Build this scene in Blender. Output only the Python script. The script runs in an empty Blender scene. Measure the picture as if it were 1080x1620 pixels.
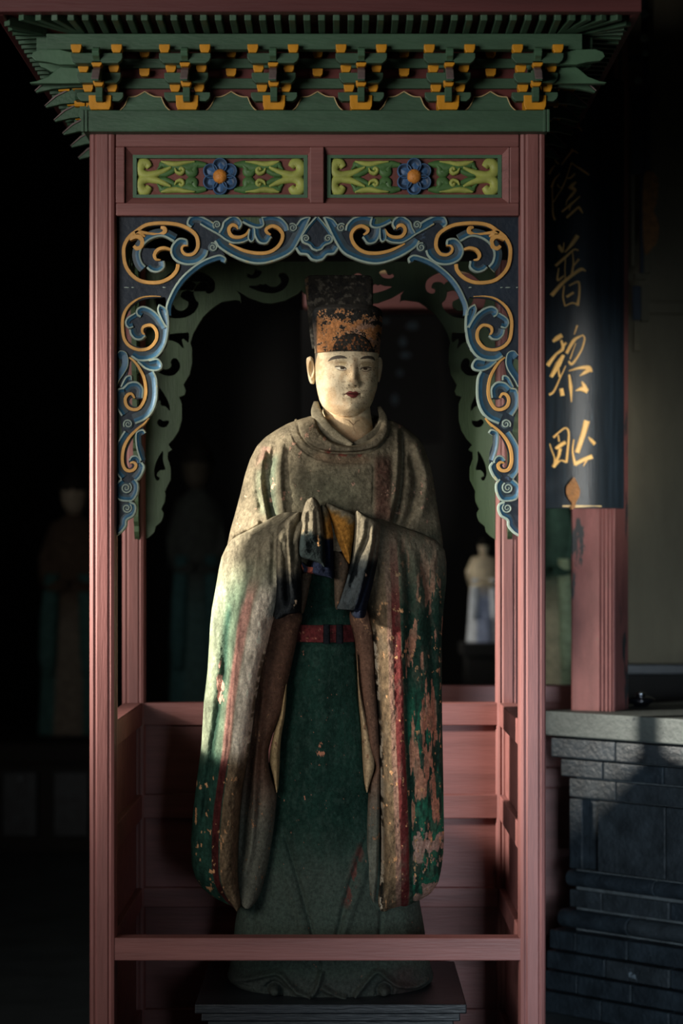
import bpy, bmesh, math, random
import numpy as np
from mathutils import Vector, Matrix
random.seed(7); np.random.seed(7)
C = bpy.context.scene.collection
PI = math.pi
W, H = 1080, 1620
CAMY, CAMZ, F = -5.6, 1.40, 3500.0      # camera distance to the shrine front (y=0), eye height, focal length in px
VX, VY = 540.0, 890.0                    # level point of the view in the photograph

# ------------------------------------------------------------------ camera
cam = bpy.data.cameras.new('camera'); camo = bpy.data.objects.new('camera', cam); C.objects.link(camo)
camo.location = (0, CAMY, CAMZ); camo.rotation_euler = (PI/2, 0, 0)
cam.sensor_fit = 'VERTICAL'; cam.sensor_height = 36.0; cam.lens = F/H*36.0
cam.shift_y = (VY-H/2)/H; cam.shift_x = 0.0
cam.dof.use_dof = True; cam.dof.focus_distance = 5.83; cam.dof.aperture_fstop = 1.9
bpy.context.scene.camera = camo
# ------------------------------------------------------------------ world, lamps, exposure
vs = bpy.context.scene.view_settings
vs.view_transform = 'Standard'; vs.look = 'None'; vs.gamma = 1.0; vs.exposure = 0.0; vs.use_curve_mapping = False
world = bpy.data.worlds.new('world'); bpy.context.scene.world = world; world.use_nodes = True
world.node_tree.nodes['Background'].inputs[0].default_value = (0.75, 0.9, 1.0, 1)
world.node_tree.nodes['Background'].inputs[1].default_value = 0.013

def lamp(name, kind, loc, target, energy, color, **kw):
    l = bpy.data.lights.new(name, kind); o = bpy.data.objects.new(name, l); C.objects.link(o)
    o.location = loc
    o.rotation_euler = (Vector(target)-Vector(loc)).to_track_quat('-Z', 'Y').to_euler()
    l.energy = energy; l.color = color
    for k, v in kw.items(): setattr(l, k, v)
    return o
# low daylight slanting in from the left through the hall's doorway
lamp('doorway_sun', 'SPOT', (-5.1, -1.13, 2.98), (-0.12, 0.30, 1.34), 6000, (1.0, 0.93, 0.82), shadow_soft_size=0.30, spot_size=0.27, spot_blend=0.9)
# soft daylight of the open doors, front left
lamp('doorway_daylight', 'AREA', (-3.0, -4.0, 2.05), (0.0, 0.1, 1.78), 21, (1.0, 0.95, 0.90), shape='RECTANGLE', size=2.4, size_y=1.6, spread=1.15)
# added narrow spot that brightens the couplet board; no real doorway gap behind it
lamp('board_fill', 'SPOT', (1.3, -4.6, 1.45), (0.735, 1.2, 1.74), 1300, (1.0, 0.95, 0.86), shadow_soft_size=0.1, spot_size=0.16, spot_blend=1.0)
# added spots for the sunlight on small statue and red beam; openings made up
lamp('small_statue_spot', 'SPOT', (-4.6, 3.0, 2.3), (0.66, 4.6, 1.18), 420, (1.0, 0.95, 0.85), shadow_soft_size=0.1, spot_size=0.12, spot_blend=0.6)
lamp('red_beam_spot', 'SPOT', (-4.6, 0.3, 2.9), (0.40, 2.6, 2.42), 420, (1.0, 0.92, 0.84), shadow_soft_size=0.1, spot_size=0.14, spot_blend=0.8)
# added cool fill to lift the altar; no window known there
lamp('altar_cool_fill', 'AREA', (1.0, -4.4, 0.9), (0.98, 1.0, 0.6), 6.5, (0.74, 0.88, 1.0), shape='RECTANGLE', size=0.8, size_y=1.0, spread=0.6)
# ------------------------------------------------------------------ helpers
def P(px, py, Y):
    s = (Y-CAMY)/F
    return Vector(((px-VX)*s, Y, CAMZ+(VY-py)*s))
def X(px, Y): return (px-VX)*(Y-CAMY)/F
def Z(py, Y): return CAMZ+(VY-py)*(Y-CAMY)/F
def lin(c):
    c = np.asarray(c, float)/255.0
    return np.where(c <= 0.04045, c/12.92, ((c+0.055)/1.055)**2.4)
def col(c): return (*[float(v) for v in lin(c)], 1.0)

def thing(name, label, cat, loc=(0, 0, 0), group=None):
    o = bpy.data.objects.new(name, None); C.objects.link(o); o.location = loc
    o.empty_display_size = 0.1
    o['label'] = label; o['category'] = cat
    if group: o['group'] = group
    return o
def tag(o, label, cat, group=None):
    o['label'] = label; o['category'] = cat
    if group: o['group'] = group
    return o
def attach(o, parent):
    if parent is not None:
        o.parent = parent
        if parent.type == 'EMPTY': o.matrix_parent_inverse = Matrix.Translation(parent.location).inverted()
def link(name, me, mats, parent=None, smooth=False, bevel=0.0):
    o = bpy.data.objects.new(name, me); C.objects.link(o)
    for m in (mats if isinstance(mats, (list, tuple)) else [mats]): me.materials.append(m)
    if smooth: me.polygons.foreach_set('use_smooth', [True]*len(me.polygons))
    attach(o, parent)
    if bevel:
        b = o.modifiers.new('bevel', 'BEVEL'); b.width = bevel; b.segments = 2; b.limit_method = 'ANGLE'; b.angle_limit = 0.6
    return o
class MB:
    def __init__(s): s.v = []; s.f = []; s.m = []
    def face(s, idx, m=0): s.f.append(idx); s.m.append(m)
    def box(s, a, b, m=0, taper=0.0):
        x0, y0, z0 = [min(a[i], b[i]) for i in range(3)]; x1, y1, z1 = [max(a[i], b[i]) for i in range(3)]
        n = len(s.v); t = taper
        s.v += [(x0+t, y0+t, z0), (x1-t, y0+t, z0), (x1-t, y1-t, z0), (x0+t, y1-t, z0), (x0, y0, z1), (x1, y0, z1), (x1, y1, z1), (x0, y1, z1)]
        for q in ((0, 3, 2, 1), (4, 5, 6, 7), (0, 1, 5, 4), (1, 2, 6, 5), (2, 3, 7, 6), (3, 0, 4, 7)): s.face([n+i for i in q], m)
        return s
    def prism(s, poly, axis, a, b, m=0):
        """poly: 2-D outline extruded from a to b along axis ('x','y' or 'z')"""
        n = len(s.v); k = len(poly)
        def mk(p, t):
            if axis == 'y': return (p[0], t, p[1])
            if axis == 'x': return (t, p[0], p[1])
            return (p[0], p[1], t)
        s.v += [mk(p, a) for p in poly]+[mk(p, b) for p in poly]
        s.face(list(range(n, n+k)), m); s.face(list(range(n+2*k-1, n+k-1, -1)), m)
        for i in range(k):
            j = (i+1) % k; s.face([n+i, n+k+i, n+k+j, n+j], m)
        return s
    def beam(s, p, q, w, h, m=0):
        """square bar from p to q, w across, h deep"""
        p, q = Vector(p), Vector(q); d = (q-p).normalized()
        up = Vector((0, 0, 1)) if abs(d.z) < 0.9 else Vector((0, 1, 0))
        a = d.cross(up).normalized()*w/2; b = a.cross(d).normalized()*h/2
        n = len(s.v)
        for c in (p, q):
            s.v += [tuple(c-a-b), tuple(c+a-b), tuple(c+a+b), tuple(c-a+b)]
        for f in ((0, 1, 2, 3), (7, 6, 5, 4), (0, 4, 5, 1), (1, 5, 6, 2), (2, 6, 7, 3), (3, 7, 4, 0)): s.face([n+i for i in f], m)
        return s
    def rings(s, rs, m=0, cap=True, closed=True):
        n = len(s.v); k = len(rs[0])
        for r in rs: s.v += [tuple(p) for p in r]
        for i in range(len(rs)-1):
            for j in range(k if closed else k-1):
                a = n+i*k+j; b = n+i*k+(j+1) % k
                s.face([a, b, b+k, a+k], m)
        if cap:
            s.face(list(range(n+k-1, n-1, -1)), m); s.face(list(range(n+(len(rs)-1)*k, n+len(rs)*k)), m)
        return s
    def mesh(s, name, fix=True):
        me = bpy.data.meshes.new(name); me.from_pydata([tuple(v) for v in s.v], [], s.f)
        me.polygons.foreach_set('material_index', s.m)
        if fix:
            bm = bmesh.new(); bm.from_mesh(me); bmesh.ops.recalc_face_normals(bm, faces=bm.faces); bm.to_mesh(me); bm.free()
        me.update(); return me
    def build(s, name, mats, parent=None, smooth=False, bevel=0.0):
        return link(name, s.mesh(name), mats, parent, smooth, bevel)

def crom(pts, step=1.5, closed=False):
    """smooth curve through 2-D points, resampled"""
    p = np.array(pts, float)
    if len(p) == 2 and not closed:
        n = max(3, int(np.hypot(*(p[1]-p[0]))/step)); t = np.linspace(0, 1, n)[:, None]
        return p[0]*(1-t)+p[1]*t, t[:, 0]
    if closed: q = np.vstack([p[-1], p, p[0], p[1]])
    else: q = np.vstack([2*p[0]-p[1], p, 2*p[-1]-p[-2]])
    out = []; par = []
    n = len(q)-3
    for i in range(n):
        a, b, c, d = q[i:i+4]; k = max(2, int(np.hypot(*(c-b))/step))
        t = np.linspace(0, 1, k, endpoint=False)[:, None]
        out.append(0.5*((2*b)+(-a+c)*t+(2*a-5*b+4*c-d)*t*t+(-a+3*b-3*c+d)*t**3)); par.append((i+t[:, 0])/n)
    if not closed: out.append(q[-2:-1]); par.append(np.array([1.0]))
    return np.vstack(out), np.concatenate(par)

def ribbon(name, pts, bands, mapf, mats, parent=None, width=None, drop=0.012, step=1.5, smooth=False):
    """carved band along a 2-D path. bands: (offset, height) points across and material per gap.
    width: list of widths at the path's points scaling the offsets; mapf(u, v, h) -> world"""
    c, t = crom(pts, step)
    d = np.gradient(c, axis=0); d /= np.maximum(np.hypot(d[:, 0], d[:, 1]), 1e-9)[:, None]
    nr = np.stack([-d[:, 1], d[:, 0]], 1)
    offs, hs, ms = bands
    w = np.ones(len(c)) if width is None else np.interp(t, np.linspace(0, 1, len(width)), width)
    mb = MB(); k = len(offs)+2; rs = []
    for i in range(len(c)):
        r = []
        o0 = c[i]+nr[i]*offs[0]*w[i]; r.append(mapf(o0[0], o0[1], -drop))
        for o, h in zip(offs, hs):
            q = c[i]+nr[i]*o*w[i]; r.append(mapf(q[0], q[1], h*min(1.0, 0.35+0.65*w[i]) if width is not None else h))
        o1 = c[i]+nr[i]*offs[-1]*w[i]; r.append(mapf(o1[0], o1[1], -drop))
        rs.append(r)
    for r in rs: mb.v += [tuple(p) for p in r]
    mm = [ms[0]]+list(ms)+[ms[-1]]
    for i in range(len(rs)-1):
        for j in range(k):
            a = i*k+j; b = i*k+(j+1) % k
            mb.face([a, b, b+k, a+k], mm[j] if j < k-1 else ms[0])
    mb.face(list(range(k-1, -1, -1)), ms[0]); n = (len(rs)-1)*k; mb.face(list(range(n, n+k)), ms[0])
    return mb.build(name, mats, parent, smooth)

def filled(polys, smooth_pts=True):
    """2-D outline with holes -> (verts, faces)"""
    cu = bpy.data.curves.new('outline', 'CURVE'); cu.dimensions = '2D'; cu.fill_mode = 'BOTH'; cu.extrude = 0.5
    for poly in polys:
        s = cu.splines.new('POLY'); s.points.add(len(poly)-1)
        for q, p in zip(s.points, poly): q.co = (p[0], p[1], 0, 1)
        s.use_cyclic_u = True
    o = bpy.data.objects.new('outline', cu); C.objects.link(o)
    me = bpy.data.meshes.new_from_object(o.evaluated_get(bpy.context.evaluated_depsgraph_get()))
    v = np.array([x.co for x in me.vertices]); f = [list(p.vertices) for p in me.polygons]
    bpy.data.objects.remove(o); bpy.data.curves.remove(cu); bpy.data.meshes.remove(me)
    return v, f
def plate(name, polys, mapf, thick, mats, parent=None):
    v, f = filled(polys)
    me = bpy.data.meshes.new(name)
    me.from_pydata([tuple(mapf(p[0], p[1], 0.0 if p[2] < 0 else -thick)) for p in v], [], f)
    bm = bmesh.new(); bm.from_mesh(me); bmesh.ops.remove_doubles(bm, verts=bm.verts, dist=1e-6)
    bmesh.ops.recalc_face_normals(bm, faces=bm.faces); bm.to_mesh(me); bm.free()
    return link(name, me, mats, parent)

# ------------------------------------------------------------------ numpy noise and relief tools
def _hash(ix, iy, seed):
    n = (ix.astype(np.int64)*374761393+iy.astype(np.int64)*668265263+seed*1442695041) & 0x7fffffff
    n = ((n ^ (n >> 13))*1274126177) & 0x7fffffff
    return ((n ^ (n >> 16)) & 0xffff)/65535.0
def vnoise(x, y, seed):
    ix, iy = np.floor(x), np.floor(y); fx, fy = x-ix, y-iy
    fx = fx*fx*(3-2*fx); fy = fy*fy*(3-2*fy)
    a = _hash(ix, iy, seed); b = _hash(ix+1, iy, seed); c = _hash(ix, iy+1, seed); d = _hash(ix+1, iy+1, seed)
    return (a*(1-fx)+b*fx)*(1-fy)+(c*(1-fx)+d*fx)*fy
def fbm(x, y, sx, sy=None, seed=0, octv=4):
    sy = sx if sy is None else sy
    r = 0; a = 0.5; t = 0; k = 1.0
    for i in range(octv):
        r = r+a*vnoise(x*k/sx+7.3*i, y*k/sy+3.1*i, seed+i); t += a; a *= 0.55; k *= 2.03
    return r/t
def sst(a, b, x):
    t = np.clip((x-a)/(b-a), 0, 1); return t*t*(3-2*t)
def pdist(x, y, pts):
    """distance to polyline, signed side (+ = right of travel in the picture), parameter"""
    best = np.full(x.shape, 1e9); sg = np.zeros(x.shape); tp = np.zeros(x.shape); n = len(pts)-1
    for i in range(n):
        ax, ay = pts[i]; bx, by = pts[i+1]; dx, dy = bx-ax, by-ay; L = dx*dx+dy*dy
        t = np.clip(((x-ax)*dx+(y-ay)*dy)/L, 0, 1)
        ex, ey = x-(ax+t*dx), y-(ay+t*dy); d = np.hypot(ex, ey); m = d < best
        best = np.where(m, d, best); sg = np.where(m, np.sign(-dy*ex+dx*ey), sg); tp = np.where(m, (i+t)/n, tp)
    return best, sg, tp
def fold(x, y, pts, w, h, kind='r', e0=0.12, e1=0.12):
    c, _ = crom(pts, 14); d, s, t = pdist(x, y, c)
    e = np.minimum(1, np.minimum(t/max(e0, 1e-6) if e0 else 1e9, (1-t)/max(e1, 1e-6) if e1 else 1e9))
    e = np.clip(e, 0, 1)
    if kind == 'r': return h*np.exp(-(d/w)**2)*e
    if kind == 's': return h*e*np.where(s > 0, np.exp(-(d/(4*w))**2)*sst(0, w*0.5, d), 0)   # sharp lip on the right side
    return 0
def inpoly(x, y, poly):
    r = np.zeros(x.shape, bool); n = len(poly)
    for i in range(n):
        ax, ay = poly[i]; bx, by = poly[(i+1) % n]
        if ay == by: continue
        c = (ay > y) != (by > y)
        r ^= c & (x < (bx-ax)*(y-ay)/(by-ay)+ax)
    return r
def smooth1(a, k):
    if k < 1: return a
    p = np.pad(a, k, mode='edge'); ker = np.hanning(2*k+3)[1:-1]; ker /= ker.sum()
    return np.convolve(p, ker, 'valid')
def mixc(a, b, m): return a*(1-m[..., None])+np.asarray(b, float)*m[..., None]

def loft(name, rows, Yc, hd, mat, parent, disp=None, paint=None, ref=None, dx=1.3, dy=1.5, e=0.85, sm=3, back=0.6, yshape=None, nb=24):
    """solid of stacked closed sections. rows: (py, x_left, x_right) in photo px at depth ref; front carries relief + paint"""
    rows = np.array(rows, float); ref = Yc if ref is None else ref
    y0, y1 = rows[0, 0], rows[-1, 0]; n = max(4, int((y1-y0)/dy)); py = np.linspace(y0, y1, n)
    xl = smooth1(np.interp(py, rows[:, 0], rows[:, 1]), sm); xr = smooth1(np.interp(py, rows[:, 0], rows[:, 2]), sm)
    k = max(10, int((xr-xl).max()/dx)); t = np.linspace(0, PI, k)
    # even spacing across the front
    u = np.linspace(-1, 1, k); cx = u
    sn = np.power(np.clip(1-np.power(np.abs(cx), 2/e), 0, 1), e/2)
    xc, hw = (xl+xr)/2, (xr-xl)/2
    hdv = np.interp(py, *np.array(hd, float).T) if isinstance(hd, list) else np.full(n, float(hd))
    ycv = np.interp(py, *np.array(yshape, float).T) if yshape else np.full(n, float(Yc))
    hdv = smooth1(hdv, 8); ycv = smooth1(ycv, 8)
    PX = xc[:, None]+hw[:, None]*cx[None]; PY = np.repeat(py[:, None], k, 1)
    dep = hdv[:, None]*sn[None]
    if disp is not None:
        wgt = np.clip(sn*2.5, 0, 1)[None]
        dep = dep+disp(PX, PY, np.repeat(u[None], n, 0))*wgt
    FY = ycv[:, None]-dep
    tb = np.linspace(0, PI, nb+2)[1:-1]; cb = np.cos(tb); sb = np.sin(tb)**0.8
    BX = xc[:, None]+hw[:, None]*cb[None]; BY = ycv[:, None]+hdv[:, None]*back*sb[None]; BPY = np.repeat(py[:, None], nb, 1)
    s = (ref-CAMY)/F
    AX = np.concatenate([PX, BX], 1); AY = np.concatenate([FY, BY], 1); AP = np.concatenate([PY, BPY], 1)
    K = k+nb
    V = np.stack([(AX-VX)*s, AY, CAMZ+(VY-AP)*s], -1).reshape(-1, 3)
    i = np.arange(n-1)[:, None]*K; j = np.arange(K)[None]; j2 = (j+1) % K
    Fq = np.stack([i+j, i+K+j, i+K+j2, i+j2], -1).reshape(-1, 4)
    me = bpy.data.meshes.new(name)
    me.from_pydata(V.tolist(), [], Fq.tolist()+[list(range(K))]+[list(range(n*K-1, (n-1)*K-1, -1))])
    if paint is not None:
        cf = paint(PX, PY, np.repeat(u[None], n, 0)); cb_ = paint(BX, BPY, np.repeat(cb[None], n, 0))
        cc = np.concatenate([cf, cb_], 1).reshape(-1, 3)
        cc = lin(np.clip(cc, 0, 255)); a = me.color_attributes.new('paint', 'FLOAT_COLOR', 'POINT')
        a.data.foreach_set('color', np.concatenate([cc, np.ones((len(cc), 1))], 1).astype(np.float32).ravel())
    o = link(name, me, mat, parent, True)
    return o
def poly_rows(poly, dy=1.5):
    p, _ = crom(poly, 2.0, closed=True); y0, y1 = p[:, 1].min()+0.3, p[:, 1].max()-0.3
    rows = []
    for y in np.arange(y0, y1, dy):
        xs = []
        for i in range(len(p)):
            a, b = p[i], p[(i+1) % len(p)]
            if (a[1] > y) != (b[1] > y): xs.append(a[0]+(b[0]-a[0])*(y-a[1])/(b[1]-a[1]))
        if len(xs) >= 2 and max(xs)-min(xs) > 0.3: rows.append((y, min(xs), max(xs)))
    return rows

# ------------------------------------------------------------------ materials
def nodes(name):
    m = bpy.data.materials.new(name); m.use_nodes = True; nt = m.node_tree
    return m, nt, nt.nodes['Principled BSDF']
def N(nt, typ, **kw):
    n = nt.nodes.new(typ)
    for k, v in kw.items():
        if k in n.inputs: n.inputs[k].default_value = v
        else: setattr(n, k, v)
    return n
def ramp(nt, src, a, b, ca=(0, 0, 0, 1), cb=(1, 1, 1, 1)):
    r = nt.nodes.new('ShaderNodeValToRGB'); r.color_ramp.elements[0].position = a; r.color_ramp.elements[1].position = b
    r.color_ramp.elements[0].color = ca; r.color_ramp.elements[1].color = cb
    nt.links.new(src, r.inputs[0]); return r.outputs[0]
def mixn(nt, f, a, b, mode='MIX'):
    m = nt.nodes.new('ShaderNodeMix'); m.data_type = 'RGBA'; m.blend_type = mode
    for s, k in ((f, 0), (a, 6), (b, 7)):
        if hasattr(s, 'links'): nt.links.new(s, m.inputs[k])
        else: m.inputs[k].default_value = s
    return m.outputs[2]
def surface(name, base, rough=0.5, dark=0.75, light=1.15, scale=6.0, stretch=(1, 1, 1), bump=0.15, bscale=60, chip=None, chip_thr=0.68, chip_scale=25, spec=0.4, chip2=None, chip2_thr=0.7, chip2_scale=8):
    m, nt, b = nodes(name)
    tc = N(nt, 'ShaderNodeTexCoord'); mp = N(nt, 'ShaderNodeMapping'); mp.inputs['Scale'].default_value = stretch
    nt.links.new(tc.outputs['Object'], mp.inputs[0])
    n1 = N(nt, 'ShaderNodeTexNoise', Scale=scale, Detail=6.0, Roughness=0.6); nt.links.new(mp.outputs[0], n1.inputs['Vector'])
    c0 = np.array(lin(base)); ca = (*np.clip(c0*dark, 0, 1), 1); cb = (*np.clip(c0*light, 0, 1), 1)
    out = ramp(nt, n1.outputs[0], 0.3, 0.7, ca, cb)
    n2 = N(nt, 'ShaderNodeTexNoise', Scale=bscale, Detail=4.0); nt.links.new(mp.outputs[0], n2.inputs['Vector'])
    for cc, th, sc in ((chip, chip_thr, chip_scale), (chip2, chip2_thr, chip2_scale)):
        if cc:
            n3 = N(nt, 'ShaderNodeTexNoise', Scale=sc, Detail=8.0, Roughness=0.65); nt.links.new(mp.outputs[0], n3.inputs['Vector'])
            out = mixn(nt, ramp(nt, n3.outputs[0], th, th+0.03), out, col(cc))
    nt.links.new(out, b.inputs['Base Color']); b.inputs['Roughness'].default_value = rough
    b.inputs['Specular IOR Level'].default_value = spec
    bp = N(nt, 'ShaderNodeBump', Strength=bump, Distance=0.01); nt.links.new(n2.outputs[0], bp.inputs['Height']); nt.links.new(bp.outputs[0], b.inputs['Normal'])
    return m
def painted(name, rough=0.8, bump=0.35, s1=90, s2=320, lo=0.72, hi=1.22, spec=0.25, crack=0.0):
    m, nt, b = nodes(name)
    at = N(nt, 'ShaderNodeAttribute', attribute_name='paint'); tc = N(nt, 'ShaderNodeTexCoord')
    n1 = N(nt, 'ShaderNodeTexNoise', Scale=s1, Detail=6.0, Roughness=0.65); nt.links.new(tc.outputs['Object'], n1.inputs['Vector'])
    n2 = N(nt, 'ShaderNodeTexNoise', Scale=s2, Detail=5.0, Roughness=0.6); nt.links.new(tc.outputs['Object'], n2.inputs['Vector'])
    v = ramp(nt, n1.outputs[0], 0.32, 0.68, (lo, lo, lo, 1), (hi, hi, hi, 1))
    out = mixn(nt, 1.0, at.outputs['Color'], v, 'MULTIPLY')
    pits = ramp(nt, n2.outputs[0], 0.62, 0.70, (1, 1, 1, 1), (0.55, 0.5, 0.45, 1))
    out = mixn(nt, 1.0, out, pits, 'MULTIPLY')
    nt.links.new(out, b.inputs['Base Color']); b.inputs['Roughness'].default_value = rough; b.inputs['Specular IOR Level'].default_value = spec
    ad = N(nt, 'ShaderNodeMath', operation='ADD'); nt.links.new(n1.outputs[0], ad.inputs[0]); nt.links.new(n2.outputs[0], ad.inputs[1])
    bp = N(nt, 'ShaderNodeBump', Strength=bump, Distance=0.008); nt.links.new(ad.outputs[0], bp.inputs['Height']); nt.links.new(bp.outputs[0], b.inputs['Normal'])
    return m
M = {}
M['red'] = surface('red_lacquer', (140, 91, 87), 0.48, 0.72, 1.15, 3.0, (9, 9, 0.7), 0.12, 22, chip=(190, 150, 140), chip_thr=0.78, chip_scale=16)
M['red_h'] = surface('red_lacquer_rail', (132, 85, 81), 0.5, 0.72, 1.15, 3.0, (0.7, 9, 9), 0.12, 22, chip=(185, 140, 128), chip_thr=0.77, chip_scale=14)
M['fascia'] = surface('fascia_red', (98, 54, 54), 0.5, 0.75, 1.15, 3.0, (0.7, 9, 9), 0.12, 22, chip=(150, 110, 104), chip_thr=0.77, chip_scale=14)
M['red_dark'] = surface('dark_red_paint', (96, 42, 38), 0.6, 0.8, 1.15, 8, bump=0.1)
M['panel_red'] = surface('panel_red', (112, 62, 54), 0.55, 0.8, 1.2, 10, bump=0.15)
M['green'] = surface('green_paint', (66, 96, 74), 0.5, 0.75, 1.15, 5, (1, 4, 4), 0.15, 40, chip=(110, 130, 104), chip_thr=0.74, chip_scale=14)
M['green_in'] = surface('green_board', (64, 84, 58), 0.55, 0.78, 1.15, 5, (6, 6, 0.8), 0.12, 40)
M['green_mid'] = surface('mid_green', (76, 110, 84), 0.5, 0.8, 1.15, 9, bump=0.1)
M['yellow'] = surface('yellow_paint', (214, 148, 30), 0.5, 0.85, 1.1, 20, bump=0.12, chip=(120, 80, 20), chip_thr=0.74, chip_scale=60)
M['grey_purple'] = surface('weathered_grey_purple', (128, 112, 110), 0.6, 0.7, 1.15, 25, bump=0.2)
M['cream'] = surface('cream_line', (205, 180, 130), 0.6, 0.85, 1.1, 30, bump=0.1)
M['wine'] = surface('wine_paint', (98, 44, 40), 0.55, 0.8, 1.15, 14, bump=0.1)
M['navy'] = surface('navy_paint', (24, 37, 50), 0.55, 0.7, 1.3, 12, bump=0.15, chip=(60, 78, 100), chip_thr=0.66, chip_scale=20)
M['slate'] = surface('slate_paint', (58, 74, 82), 0.55, 0.75, 1.2, 18, bump=0.12)
M['blue'] = surface('blue_paint', (48, 92, 118), 0.5, 0.75, 1.2, 22, bump=0.12, chip=(120, 150, 170), chip_thr=0.70, chip_scale=40)
M['pale'] = surface('pale_blue_line', (150, 168, 156), 0.5, 0.8, 1.12, 30, bump=0.12, chip=(176, 170, 130), chip_thr=0.6, chip_scale=45)
M['gold'] = surface('ochre_band', (214, 162, 88), 0.5, 0.82, 1.1, 30, bump=0.12, chip=(120, 84, 40), chip_thr=0.74, chip_scale=70)
M['leaf_y'] = surface('yellow_green_leaf', (170, 178, 92), 0.5, 0.75, 1.12, 30, bump=0.15)
M['leaf_g'] = surface('leaf_green', (78, 116, 66), 0.5, 0.75, 1.15, 30, bump=0.15)
M['petal'] = surface('petal_blue', (56, 76, 100), 0.5, 0.7, 1.25, 40, bump=0.15)
M['petal_edge'] = surface('petal_edge_blue', (66, 104, 146), 0.5, 0.7, 1.2, 40, bump=0.15)
M['orange'] = surface('orange_heart', (214, 140, 60), 0.5, 0.75, 1.15, 60, bump=0.3, bscale=150)
M['black_wood'] = surface('black_lacquer', (22, 27, 31), 0.42, 0.6, 1.5, 3, (1, 8, 8), 0.15, 25)
M['board'] = surface('blue_black_lacquer', (26, 35, 42), 0.42, 0.55, 1.55, 4, (14, 14, 0.9), 0.12, 30, chip=(88, 108, 122), chip_thr=0.70, chip_scale=4)
M['leafgold'] = surface('gilt', (248, 198, 120), 0.5, 0.9, 1.1, 40, bump=0.1, chip=(150, 96, 40), chip_thr=0.72, chip_scale=80)
M['leafgold'].node_tree.nodes['Principled BSDF'].inputs['Metallic'].default_value = 0.0
M['bronze'] = surface('old_bronze', (138, 92, 44), 0.5, 0.6, 1.3, 60, bump=0.4, bscale=140)
M['column'] = surface('flaking_red_column', (128, 80, 77), 0.55, 0.75, 1.15, 3, (8, 8, 2.4), 0.25, 40, chip=(50, 54, 56), chip_thr=0.585, chip_scale=1.3, chip2=(120, 92, 80), chip2_thr=0.66, chip2_scale=4)
M['brick'] = surface('dark_grey_brick', (44, 50, 54), 0.5, 0.5, 1.4, 14, bump=0.4, bscale=70, chip=(112, 124, 132), chip_thr=0.66, chip_scale=12)
M['brick2'] = surface('slate_blue_brick', (36, 44, 50), 0.5, 0.5, 1.4, 14, bump=0.4, bscale=70, chip=(126, 138, 148), chip_thr=0.69, chip_scale=16)
M['mortar'] = surface('pale_mortar', (84, 90, 92), 0.8, 0.5, 1.2, 18, bump=0.3)
M['slab'] = surface('grey_stone_slab', (66, 72, 70), 0.6, 0.7, 1.25, 9, bump=0.35, bscale=60, chip=(46, 52, 54), chip_thr=0.64, chip_scale=22)
M['plaster'] = surface('aged_plaster', (98, 92, 74), 0.8, 0.78, 1.12, 3, (3, 3, 0.8), 0.2, 30, chip=(44, 42, 36), chip_thr=0.70, chip_scale=6)
M['floor'] = surface('stone_floor', (70, 78, 80), 0.5, 0.6, 1.2, 3, bump=0.1, bscale=12)
M['dark_wall'] = surface('sooty_wall', (24, 23, 21), 0.85, 0.7, 1.2, 2, bump=0.1)
M['ceil'] = surface('dark_timber', (30, 27, 24), 0.8, 0.7, 1.2, 2, bump=0.1)
M['gloss_black'] = surface('glossy_black_glaze', (16, 18, 22), 0.12, 0.8, 1.2, 10, bump=0.02, spec=0.7)
M['robe'] = painted('robe_paint', 0.9, 0.6, 110, 380, 0.62, 1.28, 0.06)
M['skin'] = painted('face_paint', 0.62, 0.22, 130, 420, 0.88, 1.08, 0.3)
M['hat'] = painted('hat_paint', 0.75, 0.5, 160, 420, 0.7, 1.25, 0.25)
M['bgp'] = painted('old_statue_paint', 0.85, 0.2, 30, 100, 0.7, 1.2, 0.1)

# ================================================================== SETTING
def struct(name, m, a, b):
    o = MB().box(a, b).build(name, m); o['kind'] = 'structure'; return o
struct('floor', M['floor'], (-7, -8, -0.1), (5, 9.2, 0))
struct('wall_back', M['dark_wall'], (-7, 9.0, 0), (5, 9.2, 5.0))
struct('wall_left', M['dark_wall'], (-7.2, -8, 0), (-7, 9.2, 5.0))
struct('wall_right', M['dark_wall'], (5, -8, 0), (5.2, 9.2, 5.0))
struct('ceiling', M['ceil'], (-7.2, -8, 5.0), (5.2, 9.2, 5.2))

# ================================================================== SHRINE
DEP = 0.90                                # depth of the shrine, front posts at y = 0 .. 0.069
shrine = thing('shrine', 'tall red wooden canopy shrine with green bracketed eaves standing around the statue', 'shrine', (X(501, 0.45), 0.45, 0))
def post_section(x0, y0, w=0.069):
    q = [(0, .021), (.0035, .018), (.001, .013), (.004, .0045), (.0115, .001), (.017, .0035), (.021, 0)]
    n = []
    for r in range(4):
        for (a, b) in q:
            px, py = a-w/2, b-w/2
            for _ in range(r): px, py = -py, px
            n.append((px, py))
    return [(x0+w/2+a, y0+w/2+b) for a, b in n]
ZT = Z(205, 0.0)
xl0, xr0 = X(140, 0), X(821, 0)           # left faces of the two front posts
PW = 0.069
for x0 in (xl0, xr0):
    for y0 in (0.0, DEP-PW):
        MB().prism(post_section(x0, y0), 'z', 0.0, ZT+0.02).build('post', M['red'], shrine, bevel=0.0012)
xi0, xi1 = xl0+PW, xr0                    # inner faces
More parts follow.
